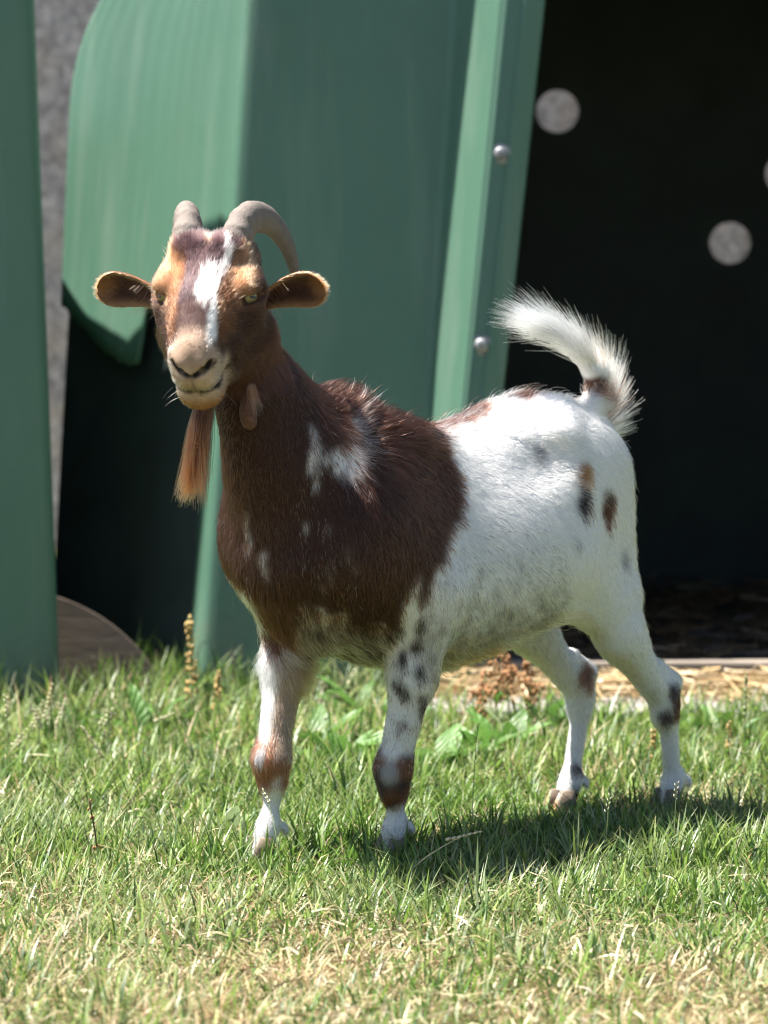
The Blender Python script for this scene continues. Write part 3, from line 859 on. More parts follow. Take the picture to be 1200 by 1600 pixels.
# combing field: position, direction, hair length, lift
COMB = []
def cb(p, d, L, lift=.25):
    COMB.append((p, d, L, lift))
    if abs(p[1]) > .01: COMB.append(((p[0], -p[1], p[2]), (d[0], -d[1], d[2]), L, lift))
for a in (((.20, .11, .50), (-.5, 0, -.85), .021), ((.10, .13, .52), (-.75, 0, -.6), .021), ((.0, .14, .45), (-.75, 0, -.65), .022), ((-.06, .12, .52), (-.9, 0, -.35), .022), ((0, .13, .32), (-.75, .0, -.6), .024),
          ((.1, .13, .34), (-.6, 0, -.75), .024), ((.05, .05, .25), (-.9, 0, -.25), .030, .35), ((-.08, .06, .30), (-.8, 0, .1), .030, .35), ((.15, .0, .60), (-1, 0, -.1), .026, .35), ((.05, .0, .60), (-1, 0, 0), .026, .35),
          ((-.05, 0, .62), (-1, 0, 0), .030, .45), ((-.13, 0, .63), (-1, 0, .05), .032, .5), ((-.20, 0, .62), (-1, 0, 0), .028, .4), ((.05, .07, .59), (-.95, .25, -.3), .024, .28), ((-.12, .08, .59), (-.9, .2, -.45), .022, .25),
          ((.27, 0, .64), (-.55, 0, .35), .040, .8), ((.32, 0, .63), (-.6, 0, .1), .034, .6), ((.22, 0, .62), (-.85, 0, .1), .032, .5), ((.38, 0, .67), (-.5, 0, -.8), .022, .3),
          ((-.17, .11, .52), (-.45, 0, -.9), .020), ((-.24, .06, .52), (-.25, 0, -1), .022), ((-.20, .11, .42), (-.35, 0, -1), .021), ((-.11, .13, .42), (-.25, 0, -1), .020), ((-.22, .09, .32), (-.5, 0, -.85), .018), ((-.26, 0, .48), (0, 0, -1), .026),
          ((-.31, .09, .20), (-.4, 0, -.9), .014), ((-.35, .08, .10), (-.1, 0, -1), .012), ((-.25, .04, .10), (.1, 0, -1), .012), ((-.35, .08, .02), (.05, 0, -1), .014),
          ((.43, .04, .66), (-.15, 0, -1), .016), ((.40, .06, .58), (-.2, 0, -1), .018), ((.40, .05, .48), (-.1, .05, -1), .021), ((.36, .08, .40), (-.15, 0, -1), .024), ((.36, .0, .32), (-.45, 0, -.7), .034, .35), ((.28, .04, .29), (-.7, 0, -.5), .034, .35),
          ((.28, .11, .42), (-.2, 0, -1), .021), ((.22, .11, .33), (-.15, 0, -1), .020), ((.25, .08, .22), (-.05, 0, -1), .015), ((.24, .07, .12), (0, 0, -1), .010), ((.22, .06, .05), (0, 0, -1), .012), ((.35, .07, .2), (0, 0, -1), .015), ((.35, .06, .05), (.05, 0, -1), .012)):
    cb(*a)
def ch(u, v, w, d, L, lift=.22):
    p = hp(u, v, w); D = HU * d[0] + HV * d[1] + HW * d[2]
    COMB.append((tuple(p), tuple(D), L, lift))
    if v:
        p = hp(u, -v, w); D = HU * d[0] - HV * d[1] + HW * d[2]; COMB.append((tuple(p), tuple(D), L, lift))
for a in ((.13, 0, .0, (-1, 0, 0), .0055), (.13, .03, -.02, (-.6, .5, -.5), .008), (.12, .02, -.07, (-.6, .1, -.6), .007, .35), (.09, 0, .02, (-1, 0, 0), .006), (.06, 0, .04, (-1, 0, 0), .009), (.03, 0, .045, (-1, .15, 0), .013, .3),
          (0, 0, .05, (-1, 0, 0), .015, .35), (-.04, 0, .05, (-1, 0, .2), .018, .5), (-.03, .035, .05, (-1, .2, 0), .013, .35), (.03, .05, .03, (-1, .3, -.2), .008), (.06, .04, 0, (-.8, .2, -.6), .009), (.06, .05, -.04, (-.5, .1, -.9), .010),
          (0, .08, -.06, (-.6, 0, -.8), .012), (.06, .0, -.09, (-.7, 0, -.7), .016), (-.01, .07, .0, (-.8, .2, -.5), .008), (.10, .035, -.01, (-1, .2, -.3), .006)):
    ch(*a)
CP = np.array([c[0] for c in COMB]); CD = np.array([c[1] for c in COMB]); CD /= np.linalg.norm(CD, axis=1)[:, None]
CL = np.array([c[2] for c in COMB]); CF = np.array([c[3] for c in COMB])
def comb(p):
    D = np.zeros_like(p); L = np.zeros(len(p)); Fl = np.zeros(len(p))
    for s in range(0, len(p), 40000):
        q = p[s:s + 40000]
        d2 = ((q[:, None, :] - CP[None]) ** 2).sum(2) + 1e-6
        w = d2 ** -2.2; w /= w.sum(1)[:, None]
        D[s:s + 40000] = w @ CD; L[s:s + 40000] = w @ CL; Fl[s:s + 40000] = w @ CF
    return D, L, Fl
def sample_tris(v, f, n, wt=None):
    t = np.concatenate([f[:, [0, 1, 2]], f[:, [0, 2, 3]]])
    a, b, c = v[t[:, 0]], v[t[:, 1]], v[t[:, 2]]
    ar = .5 * np.linalg.norm(np.cross(b - a, c - a), axis=1)
    if wt is not None: ar = ar * wt((a + b + c) / 3)
    cs = np.cumsum(ar); i = np.searchsorted(cs, RNG.random(n) * cs[-1])
    r1 = np.sqrt(RNG.random(n))[:, None]; r2 = RNG.random(n)[:, None]
    return a[i] * (1 - r1) + b[i] * r1 * (1 - r2) + c[i] * r1 * r2, t[i], np.concatenate([1 - r1, r1 * (1 - r2), r1 * r2], 1)
def norm(a): return a / (np.linalg.norm(a, axis=-1, keepdims=True) + 1e-12)

N_FUR = 480000
def body_fur():
    def wt(c):
        h = c - HO; head = (h @ HU > -.07) & (c[:, 2] > .66) & (c[:, 0] > .42)
        return np.where(head, 3.2, 1.0) * np.where(c[:, 2] < .012, .2, 1) * np.where((c[:, 2] < .26) & (c[:, 2] > .012), 1.7, 1)
    p, t, bw = sample_tris(BV, BF, N_FUR, wt)
    n = norm((BN[t] * bw[:, :, None]).sum(1))
    D, L, lift = comb(p)
    # keep nostrils, lids and the knee pads bare
    h = p - HO; u, v, w = h @ HU, h @ HV, h @ HW
    hd = (u > -.06) & (p[:, 2] > .66) & (p[:, 0] > .42)
    for s in (1, -1):
        d = h - (HU * .016 + HV * s * .063 + HW * .011)
        L = np.where(hd & ((d @ HU / .016) ** 2 + (d @ HV / .013) ** 2 + (d @ HW / .009) ** 2 < 1), 0, L)
    L = np.where(hd & (u > .128) & (w > -.024) & (np.abs(v) < .024), L * .25, L)
    # tail is dressed separately
    tl = (p[:, 0] < -.05) & (p[:, 2] > .642)
    keep = (L > .001) & ~tl
    p, n, D, L, lift = p[keep], n[keep], D[keep], L[keep], lift[keep]
    tg = norm(D - n * (D * n).sum(1)[:, None])
    # locks: neighbouring hairs lean together
    b = np.cross(n, tg)
    lock = (vnoise(p, 120, 5) - .5) * .65 + (vnoise(p, 38, 6) - .5) * .45
    tg = norm(tg + b * lock[:, None] + RNG.normal(0, .10, p.shape))
    sleek = np.where((L < .0245) & (lift < .3) & ~hd[keep], np.where(p[:, 2] < .2, .62, .56), np.where(hd[keep], .9, .85))
    L = L * sleek
    lift = np.clip(lift * sleek * (.55 + .9 * vnoise(p, 110, 7)) + RNG.normal(0, .05, len(p)), .05, 1.2)
    L = L * (.65 + .6 * RNG.random(len(p))) * (.8 + .4 * vnoise(p, 60, 9))
    wild = RNG.random(len(p)) < .012
    L = np.where(wild, L * 1.5, L); lift = np.where(wild, lift + .35, lift)
    K = 5; s = np.linspace(0, 1, K)
    along = np.sqrt(np.maximum(1 - lift ** 2 * .5, .2))
    pts = p[:, None, :] - n[:, None, :] * .0008 + L[:, None, None] * (tg[:, None, :] * (s * (.55 + .45 * s))[None, :, None] * along[:, None, None]
          + n[:, None, :] * (lift[:, None] * (1.25 * s - .75 * s * s)[None])[:, :, None])
    pts += (b * ((vnoise(p, 140, 11) - .5) * L * .5)[:, None])[:, None, :] * (s * s)[None, :, None]
    jit = -tg * (RNG.random(len(p)) * L * .45)[:, None] + RNG.normal(0, .0016, p.shape)
    c = coat(p, n, jit)
    c = c * (.78 + .44 * RNG.random(len(p)))[:, None]
    dk = c.mean(1) < .12
    red = RNG.random(len(p)) < .2
    c = np.where((dk & red)[:, None], c * (1.7, 1.45, 1.3), c)
    rad = np.where(hd[keep], .00020, .00028) * (.8 + .4 * RNG.random(len(p)))
    return curves_obj('fur', pts, rad, c, body)
body_fur()

def tail_hair():
    path = smooth_path([(-.258, 0, .562), (-.286, 0, .588), (-.290, 0, .622), (-.274, 0, .655), (-.240, 0, .686), (-.200, 0, .709), (-.170, 0, .722)], 200)
    tan = norm(np.gradient(path, axis=0))
    n = 6000
    i = (RNG.random(n) ** .9 * 199).astype(int)
    T = tan[i]; th = RNG.random(n) * 2 * math.pi
    side = np.array([0, 1., 0]); up = norm(np.cross(T, np.tile(side, (n, 1))))
    # up = outer (back) side of the curl
    up = np.where((up @ np.array([-1, 0, .3]))[:, None] < 0, -up, up)
    rad = side * np.cos(th)[:, None] + up * np.sin(th)[:, None]
    f = i / 199
    r0 = (.015 * (1 - f) + .006)
    p = path[i] + rad * r0[:, None] * .8
    outer = np.clip((rad * up).sum(1), 0, 1)
    L = (.040 + .030 * f) * (.40 + .8 * RNG.random(n))
    spread = (.10 + .42 * outer * (1 - f) + .05 * f)
    d = norm(T * (1.0 - .35 * outer * (1 - f))[:, None] + rad * spread[:, None] + RNG.normal(0, .09, (n, 3)))
    lockd = (vnoise(p, 150, 21) - .5)[:, None] * np.array([0, 1.0, 0]) + (vnoise(p, 150, 22) - .5)[:, None] * up * .9
    d = norm(d + lockd)
    s = np.linspace(0, 1, 6)
    pts = p[:, None] + L[:, None, None] * (d[:, None] * s[None, :, None] + T[:, None] * (.45 * s * s)[None, :, None] + np.array([0, 0, -.12]) * (s * s)[None, :, None])
    c = np.tile(WHITE * 1.32, (n, 1)) * (.85 + .25 * RNG.random(n))[:, None]
    low = (f < .22) & (outer < .25) & (RNG.random(n) < .5); c[low] = BROWN * 3.0
    g = RNG.random(n) < .03; c[g] = GREY * .5
    c[(f > .42) & (f < .55) & (RNG.random(n) < .3)] = CREAM * .8
    return curves_obj('tail_hair', pts, .00036, c, body)
tail_hair()

def tuft(name, roots, dirs, L, n, tint, parent, spread=.12, droop=.3, rad=.0003, K=7, wave=.03, fan=.0, clumps=0):
    """loose lock of long hair from root discs: roots = (centre, radius)"""
    i = RNG.integers(0, len(roots), n)
    c0 = np.array([r[0] for r in roots])[i]; rr = np.array([r[1] for r in roots])[i]
    p = c0 + norm(RNG.normal(size=(n, 3))) * (rr * RNG.random(n) ** .5)[:, None]
    d = norm(np.array(dirs)[i] + RNG.normal(0, spread, (n, 3)) + (p - c0) / (rr[:, None] + 1e-9) * fan)
    l = L * (.30 + .70 * RNG.random(n) ** .8)
    s = np.linspace(0, 1, K)
    pts = p[:, None] + l[:, None, None] * (d[:, None] * s[None, :, None] + np.array([0, 0, -1.]) * (droop * s * s)[None, :, None])
    if clumps:      # hairs gather towards the axis of their lock, which bends its own way
        k = RNG.integers(0, clumps, n); rep = RNG.integers(0, n, clumps)
        bend = norm(RNG.normal(size=(clumps, 3))) * L * .06
        ax_ = pts[rep] + bend[:, None] * (s ** 1.5)[None, :, None] + norm(RNG.normal(size=(clumps, 3)))[:, None] * (L * .03) * np.sin(s * 5.0)[None, :, None]
        ln = np.minimum(l / l[rep][k], 1.15)[:, None, None]
        tgt = ax_[k][:, :1] + (ax_[k] - ax_[k][:, :1]) * ln
        pts = pts + (tgt - pts) * (.75 * s ** 1.2)[None, :, None]
    w = norm(RNG.normal(size=(n, 3))) * (wave * l)[:, None]
    pts += w[:, None] * np.sin(s * (2.0 + 0 * s) + 0)[None, :, None]
    tc = tint(n, RNG.random(n))
    return curves_obj(name, pts, rad * (.8 + .4 * RNG.random(n)), tc, parent)

def beard():
    chin = [(hp(.098, s * .005, -.088), .0075) for s in (-1, 0, 1)] + [(hp(.080, 0, -.092), .010)]
    dr = norm(-_z * 1.0 - HU * .02 + HV * -.20)
    def tint(n, r): return np.where((r < .45)[:, None], BROWN * 2.2, np.where((r < .88)[:, None], RUST * 1.3, TAN * 1.2)) * (.8 + .4 * RNG.random(n))[:, None]
    def tint(n, r):
        g = np.linspace(0, 1, 7)[None, :, None] ** 3.0
        tip = np.where((r < .45)[:, None], RUST * 1.5, np.where((r < .85)[:, None], TAN * (.95, .85, .7), FAWN * (1, .75, .4)))
        return (BROWN[None, None] * 1.5 * (1 - g) + tip[:, None] * g) * (.75 + .5 * RNG.random(n))[:, None, None]
    tuft('beard', chin, [dr] * 4, .140, 4200, tint, goat, .065, .10, .00030, 7, .05, .03, 26)
beard()
def whiskers():
    roots = [(hp(.128, s * .030, -.058), .010) for s in (-1, 1)]
    def tint(n, r): return np.tile(CREAM * 1.2, (n, 1))
    tuft('whiskers', roots, [norm(HU * .4 + HV * s - _z * .5) for s in (-1, 1)], .022, 12, tint, goat, .25, .25, .00013, 5, .05)
whiskers()

# ---- ears
def ear(s):
    root = hp(-.022, s * .060, -.016) - _z * .014
    d = norm(HV * s * 1.0 + _z * (.17 if s < 0 else .24) - _hf * .28)
    face = norm(_hf * 1.0 - _z * .42 + HV * s * .12); face = norm(face - d * (face @ d))
    across = np.cross(d, face); across = across * (1 if across[2] > 0 else -1)
    Ln, hw = (.112 if s < 0 else .090, .0245)
    ns, nt = 22, 13
    def surf(off):
        g = np.zeros((ns, nt, 3))
        for i in range(ns):
            u = i / (ns - 1)
            W_ = hw * (.50 + .62 * math.sin(min(u * 1.25, 1) * math.pi / 2) ** 1.2) * math.sqrt(max(0, 1 - max(0, (u - .66) / .345) ** 2.2))
            W_ = max(W_, .0012)
            for j in range(nt):
                t = 2 * j / (nt - 1) - 1
                cup = (.85 * W_) * (1 - .45 * u) * (1 - t * t)
                curl = -.010 * u * u + .006 * math.sin(u * 3.0)
                g[i, j] = root + d * Ln * u + across * (t * W_ * (1 - .15 * (1 - u)) + curl + .006 * u) - face * (cup - .004) - face * off * math.sqrt(max(0, 1 - t * t * .9))
        return g
    a, b = surf(0), surf(.0042)
    V = np.concatenate([a.reshape(-1, 3), b.reshape(-1, 3)]); o = ns * nt
    Fc = []
    for i in range(ns - 1):
        for j in range(nt - 1):
            k = i * nt + j
            q1 = (k, k + 1, k + nt + 1, k + nt); q2 = (o + k, o + k + nt, o + k + nt + 1, o + k + 1)
            Fc += [q1, q2]
    for i in range(ns - 1):
        for j in (0, nt - 1):
            k = i * nt + j; Fc.append((k, k + nt, o + k + nt, o + k) if j == 0 else (k, o + k, o + k + nt, k + nt))
    for j in range(nt - 1):
        k = (ns - 1) * nt + j; Fc.append((k, k + 1, o + k + 1, o + k))
    Fc = np.array(Fc)
    tt = np.tile(np.linspace(-1, 1, nt), ns * 2); uu = np.tile(np.repeat(np.linspace(0, 1, ns), nt), 2)
    rim = np.clip((np.maximum(np.abs(tt), (uu - .25) * 1.28) - .62) / .33, 0, 1)[:, None]
    inner = np.r_[np.ones(o), np.zeros(o)][:, None]
    col = inner * (BROWN * 1.5 * (1 - rim) + TAN * .8 * rim) + (1 - inner) * RUST * 1.7
    e = mesh_obj('ear', V, Fc, SKIN, goat, True, col)
    # ear hair
    vn = vnormals(V, Fc)
    if ((a[10, 6] - b[10, 6]) @ vn[10 * nt + 6]) < 0: vn = -vn
    n = 9000
    p, t, bw = sample_tris(V, Fc, n)
    nn = norm((vn[t] * bw[:, :, None]).sum(1)); ins = (inner[:, 0][t] * bw).sum(1) > .5; rm = (rim[:, 0][t] * bw).sum(1); up_ = (uu[t] * bw).sum(1)
    dd = norm(d + across * RNG.normal(0, .3, n)[:, None] + nn * .25 + RNG.normal(0, .12, (n, 3)))
    L = np.where(ins, .007, .0042) * (.6 + .7 * RNG.random(n))
    # long pale guard hairs from the front rim at the root
    gd = ins & (up_ < .42) & (RNG.random(n) < .035); L = np.where(gd, .022, L)
    dd = np.where(gd[:, None], norm(d * .6 - _z * .7 + face * .6 + RNG.normal(0, .15, (n, 3))), dd)
    ss = np.linspace(0, 1, 4)
    pts = p[:, None] + L[:, None, None] * dd[:, None] * ss[None, :, None] - (nn * .10 * L[:, None])[:, None] * (ss * ss)[None, :, None]
    c = np.where(ins[:, None], BROWN * 1.3 * (1 - rm[:, None]) + TAN * .8 * rm[:, None], RUST * 1.6) * (.7 + .6 * RNG.random(n))[:, None]
    c = np.where(gd[:, None], TAN * .9, c)
    curves_obj('ear_fur', pts, .00026, c, e)
for s in (1, -1): ear(s)

# ---- horns
def horn_mat():
    m = Mat('horn'); v = m.coord()
    n = m.noise(70, 8, .75, v); g = m.noise(300, 3, .6, v)
    at = m.node('ShaderNodeAttribute', attribute_name='tint')
    c = m.mix(m.ramp(n, [(.35, (.75, .75, .75)), (.65, (0, 0, 0))]), at.outputs['Color'], (.20, .155, .125))
    c = m.mix(m.ramp(g, [(.55, (0, 0, 0)), (.8, (.5, .5, .5))]), c, (.09, .07, .06))
    m.base(c); m.set(Roughness=.6); m.bump(n, .7, .006); return m.m
HORN = horn_mat()
def horn(s):
    base = hp(-.050, s * .033, .034)
    offs = [(-.010, 0, -.02), (0, .000, 0), (-.006, .001, .018), (-.022, .005, .035), (-.052, .015, .043), (-.090, .029, .032), (-.120, .041, .005), (-.138, .048, -.028), (-.146, .051, -.055)]
    pts = smooth_path([base + _hf * a + HV * s * b + _z * c for a, b, c in offs], 70)
    m = len(pts); t = np.linspace(0, 1, m)
    r = .0285 * (1 - t) ** .75 + .0030
    r = r * (1 + (.055 * np.sin(t * 58 + 1.5 * np.sin(t * 17)) + .015 * np.sin(t * 131)) * (1 - t))
    tg = norm(np.gradient(pts, axis=0)); n = 18
    V = []; C_ = []
    for i in range(m):
        a = HV * s - tg[i] * ((HV * s) @ tg[i]); a /= np.linalg.norm(a); b = np.cross(tg[i], a)
        for j in range(n):
            th = 2 * math.pi * j / n
            V.append(pts[i] + r[i] * (a * math.cos(th) * .80 + b * math.sin(th) * 1.08))
            C_.append(np.array((.235, .195, .165)) * (1 - .62 * t[i] ** 1.2) * (1 + .22 * math.sin(t[i] * 58 + 1.5 * math.sin(t[i] * 17)) * (1 - t[i])))
    Fc = [(i * n + j, i * n + (j + 1) % n, (i + 1) * n + (j + 1) % n, (i + 1) * n + j) for i in range(m - 1) for j in range(n)]
    Fc.append(tuple((m - 1) * n + j for j in range(n)))
    mesh_obj('horn', V, Fc, HORN, goat, True, np.array(C_))
for s in (1, -1): horn(s)

# ---- eyes: amber with the goat's level slot pupil
def eye_mat():
    m = Mat('goat_eye')
    c = m.coord()
    sx = m.node('ShaderNodeSeparateXYZ'); m.l.new(c, sx.inputs[0])
    def absn(o):
        x = m.node('ShaderNodeMath', operation='ABSOLUTE'); m.l.new(o, x.inputs[0]); return x.outputs[0]
    def less(o, v):
        x = m.node('ShaderNodeMath', operation='LESS_THAN'); m.l.new(o, x.inputs[0]); x.inputs[1].default_value = v; return x.outputs[0]
    def mul(a, b):
        x = m.node('ShaderNodeMath', operation='MULTIPLY'); m.l.new(a, x.inputs[0]); m.l.new(b, x.inputs[1]); return x.outputs[0]
    pup = mul(less(absn(sx.outputs[0]), .0052), less(absn(sx.outputs[1]), .0019))
    ln = m.node('ShaderNodeVectorMath', operation='LENGTH'); cm = m.node('ShaderNodeCombineXYZ')
    m.l.new(sx.outputs[0], cm.inputs[0]); m.l.new(sx.outputs[1], cm.inputs[1]); m.l.new(cm.outputs[0], ln.inputs[0])
    iris = less(ln.outputs['Value'], .0098)
    n = m.noise(900, 3, .6, c)
    amber = m.ramp(n, [(.3, (.22, .16, .05)), (.7, (.42, .34, .14))])
    col = m.mix(iris, (.10, .06, .04), amber); col = m.mix(pup, col, (.004, .004, .004))
    m.base(col); m.set(Roughness=.06); m.b.inputs['Coat Weight'].default_value = .6
    return m.m
EYE = eye_mat()
def eye(s):
    v, f = [], []; n, m = 20, 12; r = .0145
    for i in range(m + 1):
        a = math.pi * i / m
        for j in range(n):
            b = 2 * math.pi * j / n; k = 1.0 + .10 * max(0, math.cos(a)) ** 6
            v.append((r * k * math.sin(a) * math.cos(b), r * k * math.sin(a) * math.sin(b), r * k * math.cos(a)))
    for i in range(m):
        for j in range(n): f.append((i * n + j, (i + 1) * n + j, (i + 1) * n + (j + 1) % n, i * n + (j + 1) % n))
    o = mesh_obj('eye', v, f, EYE, goat)
    o.location = hp(.008, s * .0525, .002)
    zax = norm(HV * s * .75 + _hf * .66 + _z * .02); xax = norm(np.cross(_z, zax)); yax = np.cross(zax, xax)
    from mathutils import Matrix
    o.rotation_euler = Matrix(np.column_stack([xax, yax, zax]).tolist()).to_euler()
for s in (1, -1): eye(s)

# ---- wattle at the throat
def wattle():
    mb = MB(); c = np.array((.480, .032, .662))
    ts = np.linspace(0, 1, 14)
    pts = [c + np.array([.004 * math.sin(t * 3), .006 * t, -.052 * t]) for t in ts]
    rad = [.006 + .0075 * math.sin(min(1, t * .95) * math.pi) ** .8 * (.5 + .7 * t) if t < .98 else .003 for t in ts]
    mb.tube(pts, rad, 12, .8)
    mb.build('wattle', simple('wattle_skin', (.10, .040, .022), .7, 220, .4, .4), goat)
    def tint(n, r): return np.where((r < .5)[:, None], TAN * 1.0, RUST) * (.8 + .4 * RNG.random(n))[:, None]
    tuft('wattle_hair', [(c + (0, .006, .004), .008)], [norm(np.array([.1, .3, -1]))], .034, 260, tint, goat, .22, .1, .00026, 5, .05)
wattle()

# ---- hooves, two toes each
HOOFM = simple('hoof_horn', (.16, .12, .085), .55, 90, .35, .3)
for hx, hy in ((.222, .054), (.363, -.064), (-.356, .072), (-.235, -.030)):
    mb = MB()
    for s in (1, -1):
        rows = []
        for k, (z, fx, bx, w) in enumerate(((.038, .014, -.014, .0085), (.022, .022, -.016, .0105), (.002, .030, -.018, .0115), (-.006, .029, -.017, .010))):
            ring = []
            for j in range(12):
                a = 2 * math.pi * j / 12
                ex = (fx if math.cos(a) > 0 else -bx) * math.cos(a)
                ring.append((hx + ex, hy + s * (.0105 + .001 * k) + w * math.sin(a) * (1 - .45 * max(0, math.cos(a))), z))
            rows.append(ring)
        v = [p for r_ in rows for p in r_]; f = [(i * 12 + j, (i + 1) * 12 + j, (i + 1) * 12 + (j + 1) % 12, i * 12 + (j + 1) % 12) for i in range(3) for j in range(12)]
        f += [tuple(range(12)), tuple(36 + j for j in range(11, -1, -1))]
        mb.add(v, f)
    mb.build('hoof', HOOFM, goat)
# ================================================================ grass and weeds
def dryness(x, y):
    p = np.stack([x, y, 0 * x], 1)
    n = vnoise(p, 3.2, 31) * .6 + vnoise(p, 9, 32) * .4
    d = np.clip((5.8 - y) / .9, 0, 1) * .50 + .15 + (n - .5) * 1.0
    return np.clip(d, 0.02, .9)
GREENS = np.array([(.058, .125, .016), (.090, .175, .023), (.135, .225, .034), (.048, .105, .022), (.20, .28, .065), (.19, .25, .10)])
DRYS = np.array([(.50, .40, .22), (.38, .28, .15), (.58, .49, .31), (.30, .20, .11), (.46, .40, .22)])
def blades(n, xr, yr, hfun, wid, dryf, lie=.0, seg=3, seed=0, zf=None):
    x = RNG.uniform(*xr, n); y = RNG.uniform(*yr, n)
    # tufts: pull roots towards clump centres
    cx = np.floor(x / .035) * .035 + .0175; cy = np.floor(y / .035) * .035 + .0175
    hsh = np.sin(cx * 371.1 + cy * 917.3) * 43758.5; hsh -= np.floor(hsh)
    x += (cx + (hsh - .5) * .03 - x) * .45; y += (cy + (np.modf(hsh * 7.7)[0] - .5) * .03 - y) * .45
    p = np.stack([x, y, 0 * x], 1)
    h = hfun(p) * (.45 + .8 * RNG.random(n))
    dry = RNG.random(n) < dryf(x, y)
    az = RNG.random(n) * 2 * math.pi + (hsh * 3)
    dirv = np.stack([np.cos(az), np.sin(az), 0 * az], 1)
    lean = np.abs(RNG.normal(0, .72, n)) + .06
    lean = np.where(dry, lean * 1.9 + lie, lean)
    lean = np.clip(lean, 0, 1.45)
    side = np.stack([-np.sin(az + RNG.normal(0, .6, n)), np.cos(az), 0 * az], 1); side = norm(side)
    w = wid * (.6 + .8 * RNG.random(n)) * np.where(dry, .85, 1)
    K = seg + 1
    V = np.zeros((n, 2 * seg + 1, 3)); pos = p.copy(); pos[:, 2] = (vnoise(p, 5, 1) - .5) * .022 - .016
    bend = RNG.random(n) * .9 + .2
    step = h / seg
    for k in range(K):
        s = k / seg
        if k < seg:
            ww = (w * (1 - .55 * s ** 1.5))[:, None]
            V[:, 2 * k] = pos - side * ww; V[:, 2 * k + 1] = pos + side * ww
        else: V[:, 2 * seg] = pos
        ang = np.clip(lean + bend * (s + .15) ** 1.3, 0, 1.9)
        pos = pos + dirv * (np.sin(ang) * step)[:, None]; pos[:, 2] += np.cos(ang) * step
        pos[:, 2] = np.maximum(pos[:, 2], .001)
    m = 2 * seg + 1
    tris = []
    for k in range(seg - 1):
        a = 2 * k; tris += [(a, a + 1, a + 3), (a, a + 3, a + 2)]
    tris.append((2 * seg - 2, 2 * seg - 1, 2 * seg))
    tris = np.array(tris)
    Fc = (np.arange(n)[:, None, None] * m + tris[None]).reshape(-1, 3)
    gi = np.clip((vnoise(p, 4, 33) * .7 + RNG.random(n) * .45) * 6, 0, 5.99).astype(int)
    c = np.where(dry[:, None], DRYS[RNG.integers(0, len(DRYS), n)], GREENS[gi]) * (.70 + .75 * RNG.random(n))[:, None]
    tipd = (RNG.random(n) < .25)[:, None] * (.6)
    pale = RNG.random(n) < .075; c = np.where((pale & ~dry)[:, None], np.array((.32, .37, .20)) * (.8 + .5 * RNG.random(n))[:, None], c)
    C_ = np.repeat(c[:, None, :], m, 1)
    C_[:, -1] = C_[:, -1] * (1 - tipd) + DRYS[0] * tipd
    C_[:, :2] = C_[:, :2] * .9 + np.array((.30, .30, .16)) * .1
    return V.reshape(-1, 3), Fc, C_.reshape(-1, 3)
def hf_main(p):
    y = p[:, 1]
    base = .053 + .012 * np.clip((y - 5.3) / .6, 0, 1) + .010 * np.clip((y - 6.3) / .6, 0, 1) + .022 * np.clip((y - 6.75) / .4, 0, 1) * (p[:, 0] < .05)
    return base * (.38 + .85 * vnoise(p, 6, 34) + .45 * vnoise(p, 16, 35))
def keep_out(V, Fc, C_, m):
    """drop blades that would grow through the paving, the shelters or the doorway sill"""
    r = V.reshape(-1, m, 3)[:, 0]
    x, y = r[:, 0], r[:, 1]
    bad = ((x > .03) & (y > 7.23)) | ((x > -.36) & (y > 7.50)) | ((x < -.58) & (y > 7.10 + .0)) & (y > 7.28 + .2 * (x + .6)) | (y > 7.9)
    k = ~bad; n = k.sum()
    V = V.reshape(-1, m, 3)[k].reshape(-1, 3); C_ = C_.reshape(-1, m, 3)[k].reshape(-1, 3)
    t = Fc[:len(Fc) // len(k)]
    Fc = (np.arange(n)[:, None, None] * m + t[None]).reshape(-1, 3)
    return V, Fc, C_
parts = []
for n, xr, yr, hs, wid, lie in ((120000, (-1.0, 1.0), (4.5, 6.6), 1.05, .0017, .3), (36000, (-1.1, 1.1), (6.5, 7.9), 1.0, .0018, .2), (9000, (-2.3, -.95), (4.2, 7.7), 1.0, .0025, .3), (9000, (.95, 2.3), (4.2, 7.7), 1.0, .0025, .3), (14000, (-1.3, 1.3), (3.6, 4.5), .9, .0022, .3)):
    V, Fc, C_ = blades(n, xr, yr, lambda p, hs=hs: hf_main(p) * hs, wid, dryness, lie)
    V, Fc, C_ = keep_out(V, Fc, C_, 7); parts.append((V, Fc, C_))
for n, xr, yr, h0, wid in ((5200, (-1.0, 1.0), (5.2, 6.7), .070, .0022), (3600, (-1.1, 1.1), (6.5, 7.6), .100, .0026), (1500, (-1, 1), (4.5, 5.3), .06, .0024)):
    V, Fc, C_ = blades(n, xr, yr, lambda p, h0=h0: h0 * (.5 + vnoise(p, 5, 61)), wid, lambda x, y: dryness(x, y) * .7, .1)
    V, Fc, C_ = keep_out(V, Fc, C_, 7); parts.append((V, Fc, C_))
for hx, hy in ((.235, .054), (.375, -.064), (-.345, .072), (-.222, -.030)):      # tufts the hooves stand in
    wx, wy = .1234 - .682 * hx + .7314 * hy, 5.9696 - .7314 * hx - .682 * hy
    V, Fc, C_ = blades(300, (wx - .055, wx + .055), (wy - .10, wy + .03), lambda p: np.full(len(p), .036), .0016, lambda x, y: dryness(x, y) * .8, .1)
    parts.append((V, Fc, C_))
o = 0; VV, FF, CC = [], [], []
for V, Fc, C_ in parts: VV.append(V); FF.append(Fc + o); CC.append(C_); o += len(V)
tag(mesh_obj('grass', np.concatenate(VV), np.concatenate(FF), GRASS, None, True, np.concatenate(CC)), 'short sunlit pasture grass, green with dry straw-coloured blades, all over the ground', 'grass', kind='stuff')

